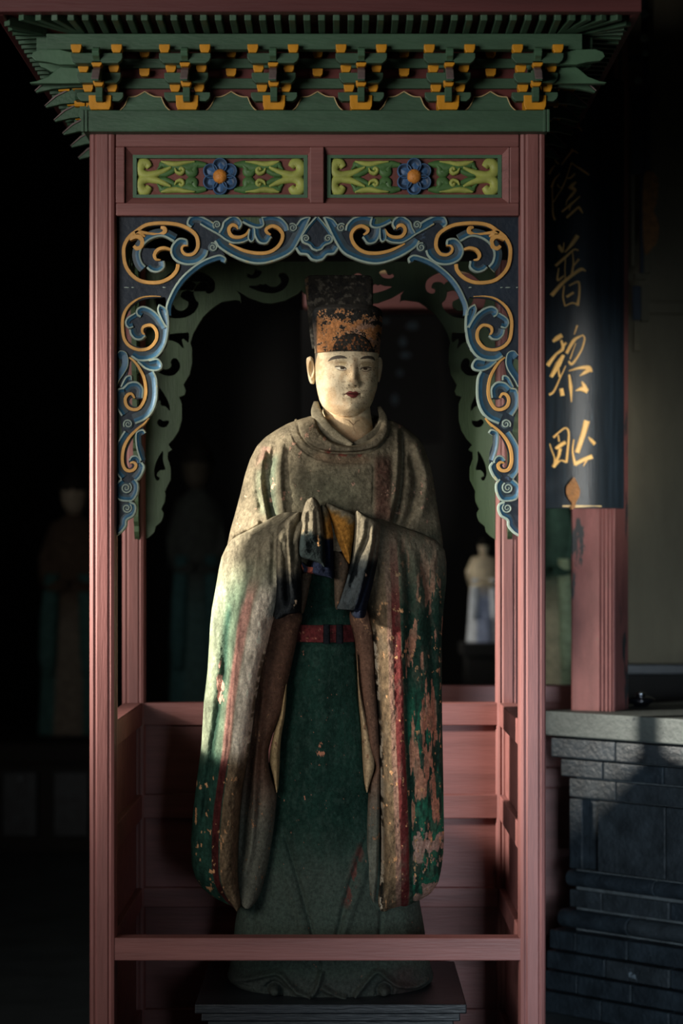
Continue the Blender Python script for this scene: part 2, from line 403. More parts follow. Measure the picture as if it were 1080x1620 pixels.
# front low rail, and the rails and boards of the other three sides
MB().box((xi0-0.01, 0.006, Z(1520, 0.006)), (xi1+0.01, 0.062, Z(1484, 0.006))).build('front_rail', M['red_h'], shrine, bevel=0.003)
MB().box((xi0-0.01, 0.0, 0.02), (xi1+0.01, 0.05, 0.10)).build('ground_sill', M['red_h'], shrine, bevel=0.003)
zr = [(0.926, 0.992), (0.655, 0.725), (0.396, 0.454), (0.02, 0.10)]
for (a, b) in zr:
    MB().box((xi0-0.01, DEP-0.062, a), (xi1+0.01, DEP-0.006, b)).build('back_rail', M['red_h'], shrine, bevel=0.003)
    for x0 in (xl0, xr0):
        MB().box((x0+0.008, PW-0.01, a), (x0+PW-0.008, DEP-PW+0.01, b)).build('side_rail', M['red_h'], shrine, bevel=0.003)
for (a, b) in ((0.10, 0.396), (0.454, 0.655), (0.725, 0.926)):
    MB().box((xi0, DEP-0.042, a-.005), (xi1, DEP-0.026, b+.005)).build('back_panel', M['red_h'], shrine)
    for x0 in (xl0, xr0):
        MB().box((x0+0.026, PW, a-.005), (x0+0.044, DEP-PW, b+.005)).build('side_panel', M['red_h'], shrine)

# ---- upper frame with two carved panels (front), plain frames on the other sides
yF = 0.004
z_top, z_bot = Z(209, yF), Z(341, yF)
def frame_bar(a, b, parent=shrine, name='frame_rail'):
    return MB().box(a, b).build(name, M['red_h'], parent, bevel=0.0025)
frame_bar((xi0, yF, Z(232, yF)), (xi1, 0.055, Z(206, yF)))
frame_bar((xi0, yF, Z(341, yF)), (xi1, 0.055, Z(321, yF)))
for (a, b) in ((183, 197), (490, 512), (806, 821)):
    frame_bar((X(a, yF), yF, Z(321, yF)), (X(b, yF), 0.055, Z(232, yF)), name='frame_stile')
def flower_panel(pxa, pxb):
    cxp = (pxa+pxb)/2
    # sloping inner moulding
    mb = MB()
    o = [(pxa-11, 232), (pxb+11, 232), (pxb+11, 321), (pxa-11, 321)]; i_ = [(pxa, 243), (pxb, 243), (pxb, 311), (pxa, 311)]
    for (px, py), d in [(q, 0.008) for q in o]+[(q, 0.020) for q in i_]: v = P(px, py, yF); mb.v.append((v.x, yF+d, v.z))
    for k in range(4):
        j = (k+1) % 4; mb.face([k, j, j+4, k+4])
    mb.build('panel_moulding', M['red_h'], shrine)
    pn = MB().box((X(pxa-12, yF), 0.034, Z(322, yF)), (X(pxb+12, yF), 0.048, Z(231, yF))).build('flower_panel', M['panel_red'], shrine)
    mp = lambda u, v, h: tuple(P(u, v, yF)+Vector((0, 0.030-h, 0)))
    # green border strips
    for (a, b) in (((pxa, 243), (pxb, 248)), ((pxa, 306), (pxb, 311)), ((pxa, 248), (pxa+6, 306)), ((pxb-6, 248), (pxb, 306))):
        p, q = P(*a, yF), P(*b, yF)
        MB().box((p.x, 0.022, q.z), (q.x, 0.040, p.z)).build('green_border', M['green_mid'], pn)
    cy = 277
    def S(pts, w, mat, h=0.009, fl=(0, 0)):
        g = [(cxp+(x-348)*(1 if not fl[0] else -1), cy+(y-277.5)*(1 if not fl[1] else -1)) for x, y in pts]
        b = ([-1, -.6, 0, .6, 1], [h*.35, h*.8, h, h*.8, h*.35], [0, 0, 0, 0])
        ribbon('leaf_scroll', g, b, mp, [mat], pn, width=[q*1.18 for q in w], drop=0.006, step=1.5, smooth=True)
    for fl in ((0, 0), (1, 0), (0, 1), (1, 1)):
        S([(236, 262), (231, 256), (224, 256), (219.5, 263), (222, 271), (231, 275), (243, 273), (256, 269), (270, 262)], [4.5, 6.5, 7, 7, 6.5, 6, 5, 4, 2], M['leaf_y'], 0.010, fl)
        S([(244, 274), (260, 273), (272, 268), (280, 262)], [2, 4, 3.5, 1], M['leaf_g'], 0.007, fl)
        S([(326, 258.5), (310, 257.5), (295, 262), (280, 261), (264, 258), (256, 257.5), (253, 261), (248, 266)], [3, 5.5, 7, 6, 5, 5, 3, 1], M['leaf_g'], 0.008, fl)
        S([(308, 253.5), (292, 255), (278, 257.5), (265, 256), (254, 253)], [1, 3, 4.5, 4, 1.2], M['leaf_y'], 0.011, fl)
        S([(293, 266), (300, 271), (306, 270), (308, 263), (313, 259)], [3, 6, 6, 4, 1.5], M['leaf_g'], 0.008, fl)
        S([(276, 264), (279, 270), (286, 272), (290, 267), (286, 263.5), (283.5, 267)], [1.5, 2.5, 3, 3, 3, 2.5], M['leaf_y'], 0.012, fl)
    # flower: outer points, six petals, heart
    for k in range(6):
        a = PI/6+k*PI/3+0
        pts = [(cxp+math.cos(a)*r, cy+math.sin(a)*r) for r in (8, 25)]
        ribbon('back_petal', pts, ([-6, 0, 6], [.006, .008, .006], [0, 0]), mp, [M['petal_edge']], pn, width=[.9, 1, .55], drop=0.006)
    for k in range(6):
        a = PI/2+k*PI/3; mb = MB(); rs = []
        ux, uy = math.cos(a), math.sin(a); ccx, ccy = cxp+ux*17.5, cy+uy*17.5
        def ring(r, h): return [mp(ccx+r*math.cos(t)*(1.0 if True else 1), ccy+r*math.sin(t), h) for t in [i*2*PI/20 for i in range(20)]]
        hk = .0012*(k % 2)
        rr_ = [ring(r_, h_+(hk if h_ > 0 else 0)) for r_, h_ in ((12.2, -.004), (12.2, .010), (11.4, .0145), (10.4, .0145), (8.6, .008), (6, .005), (3, .0045), (.4, .0045))]
        mb.rings(rr_); mb.m = [1 if q < 60 else 0 for q in range(len(mb.f))]
        mb.build('petal', [M['petal'], M['petal_edge']], pn, True)
    mb = MB(); rs = []
    for r, h in ((11.5, 0), (11.5, .014), (9.5, .019), (6, .0225), (2.5, .024), (.3, .0242)):
        rs.append([mp(cxp+r*math.cos(t), cy+r*math.sin(t), h) for t in [i*2*PI/24 for i in range(24)]])
    mb.rings(rs).build('flower_heart', M['orange'], pn, True)
flower_panel(209, 486); flower_panel(517, 794)
# same frame, plain, on back and sides; near-black timber paints in their shade
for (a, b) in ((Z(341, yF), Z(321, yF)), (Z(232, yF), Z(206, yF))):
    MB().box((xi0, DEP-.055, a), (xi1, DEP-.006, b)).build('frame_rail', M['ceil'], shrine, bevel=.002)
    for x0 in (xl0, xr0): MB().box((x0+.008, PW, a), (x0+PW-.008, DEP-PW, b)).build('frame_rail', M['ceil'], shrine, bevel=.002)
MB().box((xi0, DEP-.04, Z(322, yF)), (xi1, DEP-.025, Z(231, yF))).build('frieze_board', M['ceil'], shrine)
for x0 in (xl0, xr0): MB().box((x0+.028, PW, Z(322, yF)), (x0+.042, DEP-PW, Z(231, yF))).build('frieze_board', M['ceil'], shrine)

# ---- carved fretwork arch: outline, holes and painted bands traced on the left half
def A(pts): return [(180+x/6.0, 335+y/6.0) for x, y in pts]
def B(pts): return [(330+x/6.0, 335+y/6.0) for x, y in pts]
def D(pts): return [(175+x/6.75, 455+y/6.75) for x, y in pts]
def E(pts): return [(175+x/8.1, 660+y/8.1) for x, y in pts]
AX = 501.5
edge_low = B([(1029, 470), (975, 455), (935, 412), (880, 400), (850, 380), (822, 345), (780, 392), (650, 462), (500, 495), (400, 488), (250, 432), (110, 350)]) + \
    B([(150, 405)]) + A([(1060, 490), (1048, 462), (1000, 455), (850, 478), (755, 540), (655, 630), (590, 730), (535, 830)]) + \
    D([(605, 230), (622, 300), (625, 480), (595, 620), (520, 745), (548, 820), (530, 875), (465, 895), (498, 980), (498, 1180), (462, 1310), (400, 1412)]) + \
    E([(400, 120), (455, 195), (392, 235), (388, 320), (432, 450), (436, 560), (432, 640), (350, 808), (357, 870), (347, 965), (295, 1072), (328, 1130), (322, 1190), (292, 1262), (210, 1330), (196, 1410), (130, 1475), (57, 1525)])
left_outline = [(183, 341)]+[(183, 848)]+edge_low[::-1]
def mir(pts): return [(2*AX-x, y) for x, y in pts]
outline = edge_low[::-1]+mir(edge_low)+[(2*AX-183, 848-6), (2*AX-183, 341), (183, 341), (183, 842)]
H1 = A([(700, 388), (750, 372), (778, 325), (768, 250), (722, 200), (625, 150), (520, 132), (400, 135), (300, 155), (230, 205), (170, 258), (125, 335), (118, 420), (138, 515), (190, 592), (260, 642), (350, 658), (450, 648), (530, 608), (580, 552), (597, 490), (562, 450), (542, 385), (555, 315), (610, 262), (690, 268), (712, 318), (680, 330), (672, 362)])
I1 = A([(330, 525), (312, 505), (300, 528), (265, 480), (248, 390), (290, 305), (370, 250), (470, 232), (568, 275), (548, 330), (545, 362), (480, 348), (420, 368), (398, 420), (438, 452), (480, 475), (478, 530), (420, 572), (355, 560)])
H2 = B([(592, 222), (570, 195), (590, 162), (640, 160), (682, 210), (675, 272), (632, 335), (550, 377), (450, 382), (330, 352), (245, 308), (330, 296), (375, 280), (400, 292), (432, 278), (480, 308), (550, 308), (598, 262)])
H2b = B([(225, 190), (238, 165), (268, 178), (292, 172), (322, 122), (388, 150), (345, 208), (290, 222), (238, 212)])
H3 = D([(585, 110), (540, 107), (440, 112), (340, 128), (262, 168), (190, 245), (155, 335), (152, 450), (175, 550), (235, 608), (310, 636), (390, 632), (440, 598), (476, 540), (470, 475), (430, 422), (385, 428), (362, 468), (372, 512), (335, 552), (275, 556), (222, 515), (205, 450), (165, 415), (165, 340), (228, 285), (268, 260), (290, 212), (360, 202), (450, 236), (520, 300), (502, 205), (518, 183), (580, 225)])
H4 = D([(208, 775), (250, 815), (308, 905), (345, 995), (350, 1070), (300, 1015), (240, 1000), (232, 940), (175, 955), (190, 870)])
H4b = D([(192, 1215), (210, 1178), (240, 1172), (268, 1192), (340, 1190), (330, 1238), (285, 1272), (228, 1262)])
H5 = E([(318, 215), (322, 350), (352, 490), (292, 495), (240, 535), (232, 585), (270, 605), (265, 640), (228, 650), (192, 570), (196, 460), (242, 330)])
Hg = B([(105, 372), (135, 398), (60, 392), (-20, 420), (-55, 425), (0, 372), (60, 378)])
holes = [H1, H2, H2b, H3, H4, H4b, H5]
def dense(poly): return [tuple(q) for q in crom(poly, 2.5, closed=True)[0]]
dholes = [dense(h) for h in holes]; disl = dense(I1)
plates = [outline]+dholes+[mir(h) for h in dholes]+[disl, mir(disl)]
yA = 0.030                                # front face of the fretwork board
mapA = lambda u, v, h: (X(u, yA), yA-h, Z(v, yA))
apron = plate('carved_arch_board', plates, mapA, 0.016, M['navy'], shrine)
pal = [M['pale'], M['blue'], M['slate'], M['navy'], M['gold'], M['green_in']]
def put(name, pts, bands, width=None, drop=0.0155):
    for q, flip in ((pts, 1), (mir(pts), -1)):
        o, h, m = bands
        if flip < 0: o = [-x for x in o][::-1]; h = h[::-1]; m = m[::-1]
        ribbon(name, q, (o, h, m), mapA, pal, apron, width=width, drop=drop)
def gold(pts, w=3.0, wd=None): put('gold_scroll', pts, ([-w, -w*.8, w*.8, w], [.004, .0062, .0062, .004], [4, 4, 4]), wd)
def edge(pts, side=1, wp=3.2, wb=4.5, ws=0.0, wd=None, name='leaf_edge'):
    o = [-wp/2, -wp/4, wp/2, wp/2+wb*.5, wp/2+wb]; h = [.004, .0058, .0062, .0038, .0026]; m = [0, 0, 1, 1]
    if ws: o.append(wp/2+wb+ws); h.append(.0012); m.append(2)
    if side < 0: o = [-x for x in o][::-1]; h = h[::-1]; m = m[::-1]
    put(name, pts, (o, h, m), wd)
def spiral(cx, cy, r, turns=1.6, a0=0.0, cw=1):
    pts = []
    for i in range(26):
        t = i/25; a = a0+cw*t*turns*2*PI; rr = r*(1-0.86*t); pts.append((cx+rr*math.cos(a), cy+rr*math.sin(a)))
    for q, fl in ((pts, 1), (mir(pts), -1)):
        # small boss under the volute
        mb = MB(); X0 = cx if fl > 0 else 2*AX-cx
        mb.rings([[mapA(X0+(r+d)*math.cos(k*PI/12), cy+(r+d)*math.sin(k*PI/12), hh) for k in range(24)] for d, hh in ((.8, -.0155), (.8, .002), (-1, .0035))], 2)
        mb.build('volute_boss', pal, apron)
        ribbon('volute', q, ([-1.35, -.7, .7, 1.35], [.003, .0062, .0062, .003], [0, 0, 0]), mapA, pal, apron, width=[1, 1, .9, .6], drop=.004, step=1.0)
# gold bands
gold(A([(705, 318), (662, 325), (645, 355), (665, 395), (710, 412), (765, 395), (800, 330), (788, 240), (735, 180), (640, 132), (520, 112), (400, 112), (300, 132), (225, 180), (150, 240), (102, 325), (97, 420), (118, 520), (172, 600), (250, 655), (350, 675), (450, 668), (540, 625), (598, 560), (612, 500)]), 3.1, [.5, .8, 1, 1, 1, 1, 1, 1, 1])
gold(A([(215, 190), (340, 208), (430, 217), (485, 195), (482, 160), (445, 150)]), 3.4, [1, .6, .7, 1.1, 1.1, .6])
gold(A([(150, 262), (225, 232), (272, 275), (260, 335), (220, 350), (190, 325)]), 3.6, [.8, 1.3, 1, 1, 1, .7])
gold(A([(160, 225), (230, 200), (298, 238)]), 3.0, [.6, 1.3, .5])
gold(A([(548, 362), (480, 346), (420, 362), (388, 410), (402, 452), (445, 460)]), 2.9, [.7, 1, 1, 1, .8, .4])
gold(B([(588, 220), (556, 200), (548, 168), (600, 138), (660, 155), (702, 212), (692, 282), (640, 350), (560, 390), (450, 395), (340, 372), (255, 335), (195, 304)]), 3.0, [.6, 1, 1, 1, 1, 1, .9, .4])
gold(B([(282, 165), (262, 138), (228, 128), (197, 155), (198, 200), (232, 238), (300, 243), (355, 218), (388, 165)]), 3.0, [.5, 1, 1, 1, .9, .5])
gold(D([(537, 97), (440, 93), (330, 108), (240, 157), (170, 232), (132, 332), (130, 450), (152, 560), (212, 630), (300, 665), (390, 658), (450, 618), (492, 550), (492, 470), (450, 412), (400, 403), (348, 425), (338, 470), (362, 510)]), 2.7, [.2, .6, 1, 1, 1, 1, 1, 1, .6])
gold(D([(200, 745), (260, 795), (320, 882), (362, 980), (378, 1100), (362, 1200), (308, 1288), (240, 1303), (178, 1268), (158, 1200), (182, 1148), (225, 1135), (258, 1180)]), 2.8, [.5, .9, 1, 1, 1, 1, .6])
gold(E([(490, 10), (430, 82), (330, 165), (240, 262), (180, 370), (155, 480), (157, 590), (192, 668), (250, 690), (308, 665), (328, 612), (292, 578), (248, 590)]), 2.8, [.3, .8, 1, 1, 1, 1, .5])
# blue leaves with pale rims (side +1: leaf body lies right of travel)
edge(A([(300, 524), (262, 475), (248, 392), (290, 308), (370, 250), (470, 233), (572, 282)]), -1, 3.2, 5.5, 5)
edge(A([(316, 530), (355, 562), (420, 572), (478, 530), (475, 470)]), -1, 3, 4.5, 3)
edge(A([(700, 315), (690, 270), (620, 260), (560, 318), (546, 390), (586, 460), (680, 500), (790, 490), (870, 428), (895, 370)]), -1, 3.2, 5.5, 6)
edge(A([(735, 150), (700, 115), (725, 55), (800, 42), (885, 75), (950, 115)]), 1, 3.2, 5, 4)
edge(B([(-80, 118), (0, 165), (100, 222), (160, 265), (230, 297), (320, 293), (375, 270)]), -1, 2.6, 4, 5)
edge(B([(100, 205), (130, 150), (150, 95), (232, 45), (292, 72), (314, 120), (290, 165)]), 1, 3, 4.5, 4)
edge(B([(322, 98), (400, 138), (470, 155), (522, 130), (512, 62)]), -1, 3, 4.5)
edge(B([(502, 56), (590, 40), (680, 62), (742, 122), (758, 180)]), 1, 3, 5, 6)
edge(B([(430, 158), (440, 230), (480, 292), (550, 300), (596, 240)]), -1, 3, 5, 3)
edge(B([(388, 170), (376, 250), (402, 285), (430, 262), (436, 160)]), -1, 2.4, 2.6)
edge(B([(60, 280), (110, 345), (250, 430), (400, 484), (520, 490), (650, 455), (780, 388), (855, 280), (965, 55)]), -1, 3.2, 6, 7)
edge(B([(835, 130), (880, 75), (960, 48)]), 1, 2.6, 4)
edge(B([(1020, 50), (950, 130), (885, 225)]), -1, 2.6, 2.5)
edge(B([(880, 215), (888, 285), (955, 320), (985, 355), (1030, 372)]), -1, 3, 4)
edge(B([(828, 345), (868, 398), (932, 408), (975, 452), (1030, 468)]), -1, 3.4, 5.5, 3)
edge(A([(1050, 486), (1062, 448), (1020, 418), (960, 425), (850, 468), (752, 532), (652, 622), (580, 720), (530, 820), (502, 900), (500, 985)]), -1, 3.0, 5.5)
edge(D([(372, 515), (330, 552), (270, 552), (222, 508), (205, 450)]), 1, 3, 4, 4)
edge(D([(245, 420), (195, 432), (163, 390), (178, 332), (265, 272)]), 1, 2.6, 5)
edge(D([(322, 315), (286, 290), (282, 240), (342, 206), (430, 233), (510, 300), (570, 390), (588, 430)]), 1, 3, 5, 4)
edge(D([(607, 240), (618, 370), (612, 480), (582, 612), (512, 722), (422, 772), (300, 778), (222, 732)]), 1, 3.4, 6, 8)
edge(D([(520, 183), (508, 250), (560, 370), (603, 430)]), -1, 2.6, 3)
edge(D([(520, 183), (582, 222), (605, 275)]), 1, 2.6, 3)
edge(D([(290, 790), (372, 862), (462, 888), (532, 870), (546, 820), (502, 765), (410, 780)]), -1, 3, 5, 4)
edge(D([(340, 1180), (345, 1080), (285, 1015), (200, 1020), (140, 1072)]), -1, 3, 5, 4)
edge(D([(142, 1075), (82, 1090), (58, 1160), (65, 1270), (122, 1370)]), -1, 3, 4.5, 6)
edge(D([(225, 990), (218, 945), (165, 960), (110, 1062)]), -1, 2.6, 3)
edge(D([(455, 895), (490, 985), (492, 1180), (452, 1312), (375, 1400), (265, 1452)]), 1, 3.4, 6, 8)
edge(D([(58, 725), (105, 678), (168, 700), (190, 785), (172, 870), (100, 985), (62, 1060)]), 1, 1.6, 9)
edge(E([(185, 180), (120, 282), (66, 400), (60, 560), (72, 692), (138, 792)]), -1, 2.6, 5.5, 4)
edge(E([(448, 202), (418, 165), (358, 180), (326, 232), (338, 400), (388, 560)]), -1, 2.6, 3.4, 3)
edge(E([(398, 580), (430, 640), (392, 742), (335, 812)]), 1, 3.6, 5, 4)
edge(E([(240, 555), (272, 508), (330, 498), (374, 540), (380, 590)]), 1, 2.6, 4)
edge(E([(310, 795), (350, 862), (344, 962), (288, 1060), (200, 1075), (100, 1050), (60, 970), (68, 872), (140, 798)]), 1, 3, 5, 4)
edge(E([(245, 1088), (310, 1118), (322, 1182), (288, 1262), (205, 1318), (192, 1395), (130, 1472), (60, 1518)]), 1, 3.4, 5, 3)
spiral(343.3, 356, 6.5, 1.6, 2.2, 1); spiral(463.3, 360.5, 7, 1.6, -2.4, 1); spiral(484, 377.5, 6.3, 1.6, 2.2, 1); spiral(337, 391.5, 7.2, 1.6, -2.0, 1)
spiral(203, 671, 7.5, 1.7, 2.5, 1); spiral(200, 772, 9, 1.8, -1.0, 1); spiral(201, 804, 8, 1.7, -0.9, 1)
# green filler board set back behind the scroll (shows along the top and the lower sides)
for m_ in (lambda q: q, mir):
    plate('filler_board', [m_([(371, 342), (450, 342), (440, 352), (408, 362), (390, 352)])], mapA, 0.006, M['green_in'], apron).location.y = -0.0008
    plate('filler_board', [m_([(183.5, 570), (189, 566), (196, 590), (186, 612), (186, 640), (190, 665), (194, 690), (186, 712), (186, 768), (183.5, 770)])], mapA, 0.006, M['green_in'], apron).location.y = -0.0008
# joint line between the boards, with chipped paint
ribbon('joint_line', [(184, 455), (230, 455.5), (270, 455)], ([-.5, .5], [.001, .001], [3]), mapA, pal, apron, drop=.004)
for a_, b_ in ((184, 187), (196, 204), (208, 212), (257, 262)):
    for q in ([(a_, 454.6), (b_, 455)], [(2*AX-a_, 454.6), (2*AX-b_, 455)]): ribbon('paint_chip', q, ([-.8, .8], [.0014, .0014], [0]), mapA, pal, apron, width=[.5, 1, .6], drop=.004, step=.8)
# back arch: same fretwork seen from behind, plain green; two narrower ones on the sides
mapK = lambda u, v, h: (X(u, 0), DEP-0.045-h, Z(v, 0))
plate('back_arch_board', plates, mapK, 0.016, M['green_in'], shrine)
for sx in (0, 1):
    xs = (xl0+PW-0.016) if sx == 0 else (xr0+0.032)
    def mapS(u, v, h, xs=xs, sx=sx): return (xs-(h if sx else -h), PW+(u-183)/637.0*(DEP-2*PW), Z(v, 0))
    plate('side_arch_board', plates, mapS, 0.014, M['green_in'], shrine)

# ---- plate beam, brackets, eaves
yB = -0.035
zb0, zb1 = Z(208, yB), Z(174, yB)
bx0, bx1 = X(131, yB), X(867, yB)
yBk = DEP+0.035
MB().box((bx0, yB, zb0), (bx1, yB+0.10, zb1)).build('plate_beam', M['green'], shrine, bevel=0.003)
MB().box((bx0, yBk-.10, zb0), (bx1, yBk, zb1)).build('plate_beam', M['green'], shrine, bevel=0.003)
for x0 in (bx0, bx1-.10): MB().box((x0, yB+.101, zb0), (x0+.10, yBk-.101, zb1)).build('plate_beam', M['green'], shrine, bevel=0.003)
for xa in (bx0-.004, bx1-.004):          # moulded ends
    for k in range(2): MB().box((xa+(0.009*k if xa < 0 else -.009*k), yB-.004, zb0-.001), (xa+.007+(0.009*k if xa < 0 else -.009*k), yB+.006, zb1+.001)).build('end_moulding', M['green'], shrine, bevel=.001)
zc = lambda py, Y: Z(py, Y)
yW = 0.005                                # wall plane of the bracket course
def wall_course(u0, u1, mp3, n, first, pitch, name_side):
    """boards between brackets along one side: mp3(u, d, z): u along, d outward of the wall plane"""
    def bx(nm, ua, ub, d0, d1, za, zb_, m):
        mb = MB(); p, q = mp3(ua, d0, za), mp3(ub, d1, zb_); mb.box(p, q); return mb.build(nm, m, shrine, bevel=.0015)
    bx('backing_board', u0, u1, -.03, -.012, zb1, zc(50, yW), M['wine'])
    bx('wall_beam', u0, u1, -.012, .004, zc(108, yW), zc(93, yW), M['green'])
    bx('wall_beam', u0, u1, -.012, .001, zc(140, yW), zc(124, yW), M['green'])
    for k in range(n-1):
        um = first+(k+.5)*pitch; h = pitch/2
        q = [(-.32, 0), (-.24, .28), (-.19, .68), (-.1, .72), (0, .92), (.1, .72), (.19, .68), (.24, .28), (.32, 0)]
        zz = zb1; hh = zc(143, yW)-zb1
        pl = [(um+a*pitch, zz+b*hh) for a, b in q]
        c, _ = crom([pl[0], pl[1], pl[2]], .004); c2, _ = crom([pl[2], pl[3], pl[4]], .004)
        lft = [tuple(x) for x in c]+[tuple(x) for x in c2[1:]]
        full = lft+[(2*um-x, y) for x, y in lft[::-1][1:]]
        def slab(nm, pts, d0, d1, m):
            mb = MB(); kk = len(pts)
            mb.v += [mp3(a, d0, b) for a, b in pts]+[mp3(a, d1, b) for a, b in pts]
            mb.face(list(range(kk))); mb.face(list(range(2*kk-1, kk-1, -1)))
            for i in range(kk): j = (i+1) % kk; mb.face([i, kk+i, kk+j, j])
            return mb.build(nm, m, shrine)
        slab('cushion_board', full, -.012, .006, M['green'])
        ribbon('cushion_rim', full, ([-.0013, 0, .0013], [.0085, .0095, .0085], [0, 0]), lambda a, b, hh_: mp3(a, hh_, b), [M['cream']], shrine, drop=0.004, step=.004)
        for (pa, pb, dd) in ((93, 81, .010), (123, 111, .008)):
            w = .0135; za, zb_ = zc(pa, yW), zc(pb, yW)
            mb = MB(); pts = [(um-w*.6, za), (um+w*.6, za), (um+w*.9, za+.005), (um+w, zb_), (um-w, zb_), (um-w*.9, za+.005)]
            mb.v += [mp3(a, .002, b) for a, b in pts]+[mp3(a, dd+.012, b) for a, b in pts]; kk = 6
            mb.face(list(range(kk))); mb.face(list(range(2*kk-1, kk-1, -1)))
            for i in range(kk): j = (i+1) % kk; mb.face([i, kk+i, kk+j, j])
            mb.build('bearing_block', M['yellow'], shrine, bevel=.001)
# one bracket set in local coordinates: x along the wall, y = -outward, z from the beam top
def bz(py, d): return Z(py, -d)-zb1
def arm(w2, d0, d1, pa, pb, dref):
    za, zb_ = bz(pa, dref), bz(pb, dref); h = zb_-za
    pts = [(-w2, zb_), (-w2, za+h*.55), (-w2*.94, za+h*.25), (-w2*.82, za), (w2*.82, za), (w2*.94, za+h*.25), (w2, za+h*.55), (w2, zb_)]
    return MB().prism(pts, 'y', -d0, -d1)
def block(cx, w, d0, d1, pa, pb, dref):
    za, zb_ = bz(pa, dref), bz(pb, dref); h = zb_-za
    pts = [(cx-w*.68, za), (cx+w*.68, za), (cx+w*.95, za+h*.45), (cx+w, zb_), (cx-w, zb_), (cx-w*.95, za+h*.45)]
    return MB().prism(pts, 'y', -d0, -d1)
tiers = [(.058, .012, .036, 160, 146, .034, .030, 146, 133), (.055, .046, .070, 131, 115, .068, .038, 115, 103), (.064, .092, .118, 100, 84, .116, .050, 84, 71)]
def bracket_meshes():
    r = []
    mb = MB(); za, zb_ = 0.0, bz(152, .03)
    mb.prism([(-.0235, 0), (.0235, 0), (.0275, .010), (.0285, zb_), (-.0285, zb_), (-.0275, .010)], 'y', .02, -.042)
    r.append(('cap_block', mb.mesh('cap_block'), M['yellow']))
    for (w2, d0, d1, pa, pb, dr, bxo, ba, bb) in tiers:
        r.append(('bracket_arm', arm(w2, d0, d1, pa, pb, dr).mesh('bracket_arm'), M['green']))
        for s in (-1, 1): r.append(('bearing_block', block(s*bxo, .0135, d0-.003, d1+.006, ba, bb, dr).mesh('bearing_block'), M['yellow']))
    # outward pieces: lower tongue, beak (ang) and cloud head, seen end-on from the front
    w = .0088
    z0, z1 = bz(160, .06), bz(137, .06)
    r.append(('tongue', MB().prism([(.02, z1), (-.062, z1), (-.066, z0+.010), (-.058, z0), (.02, z0)], 'x', -w, w).mesh('tongue'), M['green']))
    r.append(('clamp_block', block(0, .0135, .048, .076, 137, 128, .07).mesh('clamp_block'), M['yellow']))
    zt = bz(107, .09); zb2 = bz(130, .09)
    beak = [(.02, zt), (-.080, zt+.002), (-.098, zt-.006), (-.122, zb2+.018), (-.152, zb2-.006), (-.150, zb2-.010), (-.108, zb2+.000), (-.06, zb2+.004), (.02, zb2+.006)]
    r.append(('beak_arm', MB().prism(beak, 'x', -w, w).mesh('beak_arm'), M['green']))
    lip = [(-.090, zt-.001), (-.100, zt-.006), (-.124, zb2+.018), (-.153, zb2-.006), (-.1545, zb2-.004), (-.127, zb2+.022), (-.102, zt-.002)]
    r.append(('beak_face', MB().prism(lip, 'x', -w*1.06, w*1.06).mesh('beak_face'), M['grey_purple']))
    r.append(('clamp_block', block(0, .0135, .088, .118, 106, 97, .11).mesh('clamp_block'), M['yellow']))
    z0, z1 = bz(98, .13), bz(73, .13)
    head = [(.02, z1-.002), (-.105, z1-.004), (-.122, z1), (-.138, z1-.006), (-.144, z1-.016), (-.138, z0+.014), (-.126, z0+.010), (-.112, z0+.002), (.02, z0)]
    r.append(('cloud_head', MB().prism(head, 'x', -w, w).mesh('cloud_head'), M['green_mid']))
    return r
BM = bracket_meshes()
def put_bracket(loc, rz, only=None):
    root = None
    for (nm, me, m) in BM:
        if only and nm not in only: continue
        if not me.materials: me.materials.append(m)
        if root is None:
            root = bpy.data.objects.new('bracket_set', me); C.objects.link(root)
            root.location = loc; root.rotation_euler = (0, 0, rz); attach(root, shrine); o = root
        else:
            o = bpy.data.objects.new(nm, me); C.objects.link(o); o.parent = root
        b = o.modifiers.new('bevel', 'BEVEL'); b.width = .0015; b.segments = 2; b.limit_method = 'ANGLE'
pitchF = 136.6*5.6/F; xF0 = X(159.5, -.02)
for k in range(6): put_bracket((xF0+k*pitchF, 0, zb1), 0)
pitchS = (DEP+.02)/5.0; xS0 = bx0+.030; xS1 = bx1-.030
for k in range(0, 6):
    only = ('beak_arm', 'beak_face', 'cloud_head') if k == 0 else None
    put_bracket((xS0, -.005+k*pitchS, zb1), -PI/2, only); put_bracket((xS1, -.005+k*pitchS, zb1), PI/2, only)
wall_course(bx0+.02, bx1-.02, lambda u, d, z: (u, yW-d, z), 6, xF0, pitchF, 'front')
wall_course(.02, DEP-.02, lambda u, d, z: (xS0-d, u, z), 6, 0, pitchS, 'left')
wall_course(.02, DEP-.02, lambda u, d, z: (xS1+d, u, z), 6, 0, pitchS, 'right')
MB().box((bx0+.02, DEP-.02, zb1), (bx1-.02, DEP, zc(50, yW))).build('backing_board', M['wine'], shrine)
# corner arms reaching out along the front
for s, xe in ((-1, xS0), (1, xS1)):
    for (Y0, pa, pb, tipx, kind) in ((-.098, 102, 78, 956, 'cloud'), (-.058, 131, 107, 960, 'beak')):
        px0 = 840
        q = [(px0, pb+6), (895, pb+4), (912, pb), (942, pb-0.5), (954, pb+4), (957, pb+11), (950, pb+18), (930, pa-4), (912, pa), (px0, pa)] if kind == 'cloud' else \
            [(px0, pb+4), (910, pb-2), (916, pb+2), (930, pb+14), (948, pb+21), (960, pa-1), (957, pa+1), (905, pa+1), (px0, pa)]
        q = [(x if s > 0 else 2*503-x, y) for x, y in q]
        MB().prism([(X(x, Y0), Z(y, Y0)) for x, y in q], 'y', Y0, Y0+.022).build('corner_arm', M['green_mid'], shrine, bevel=.002)
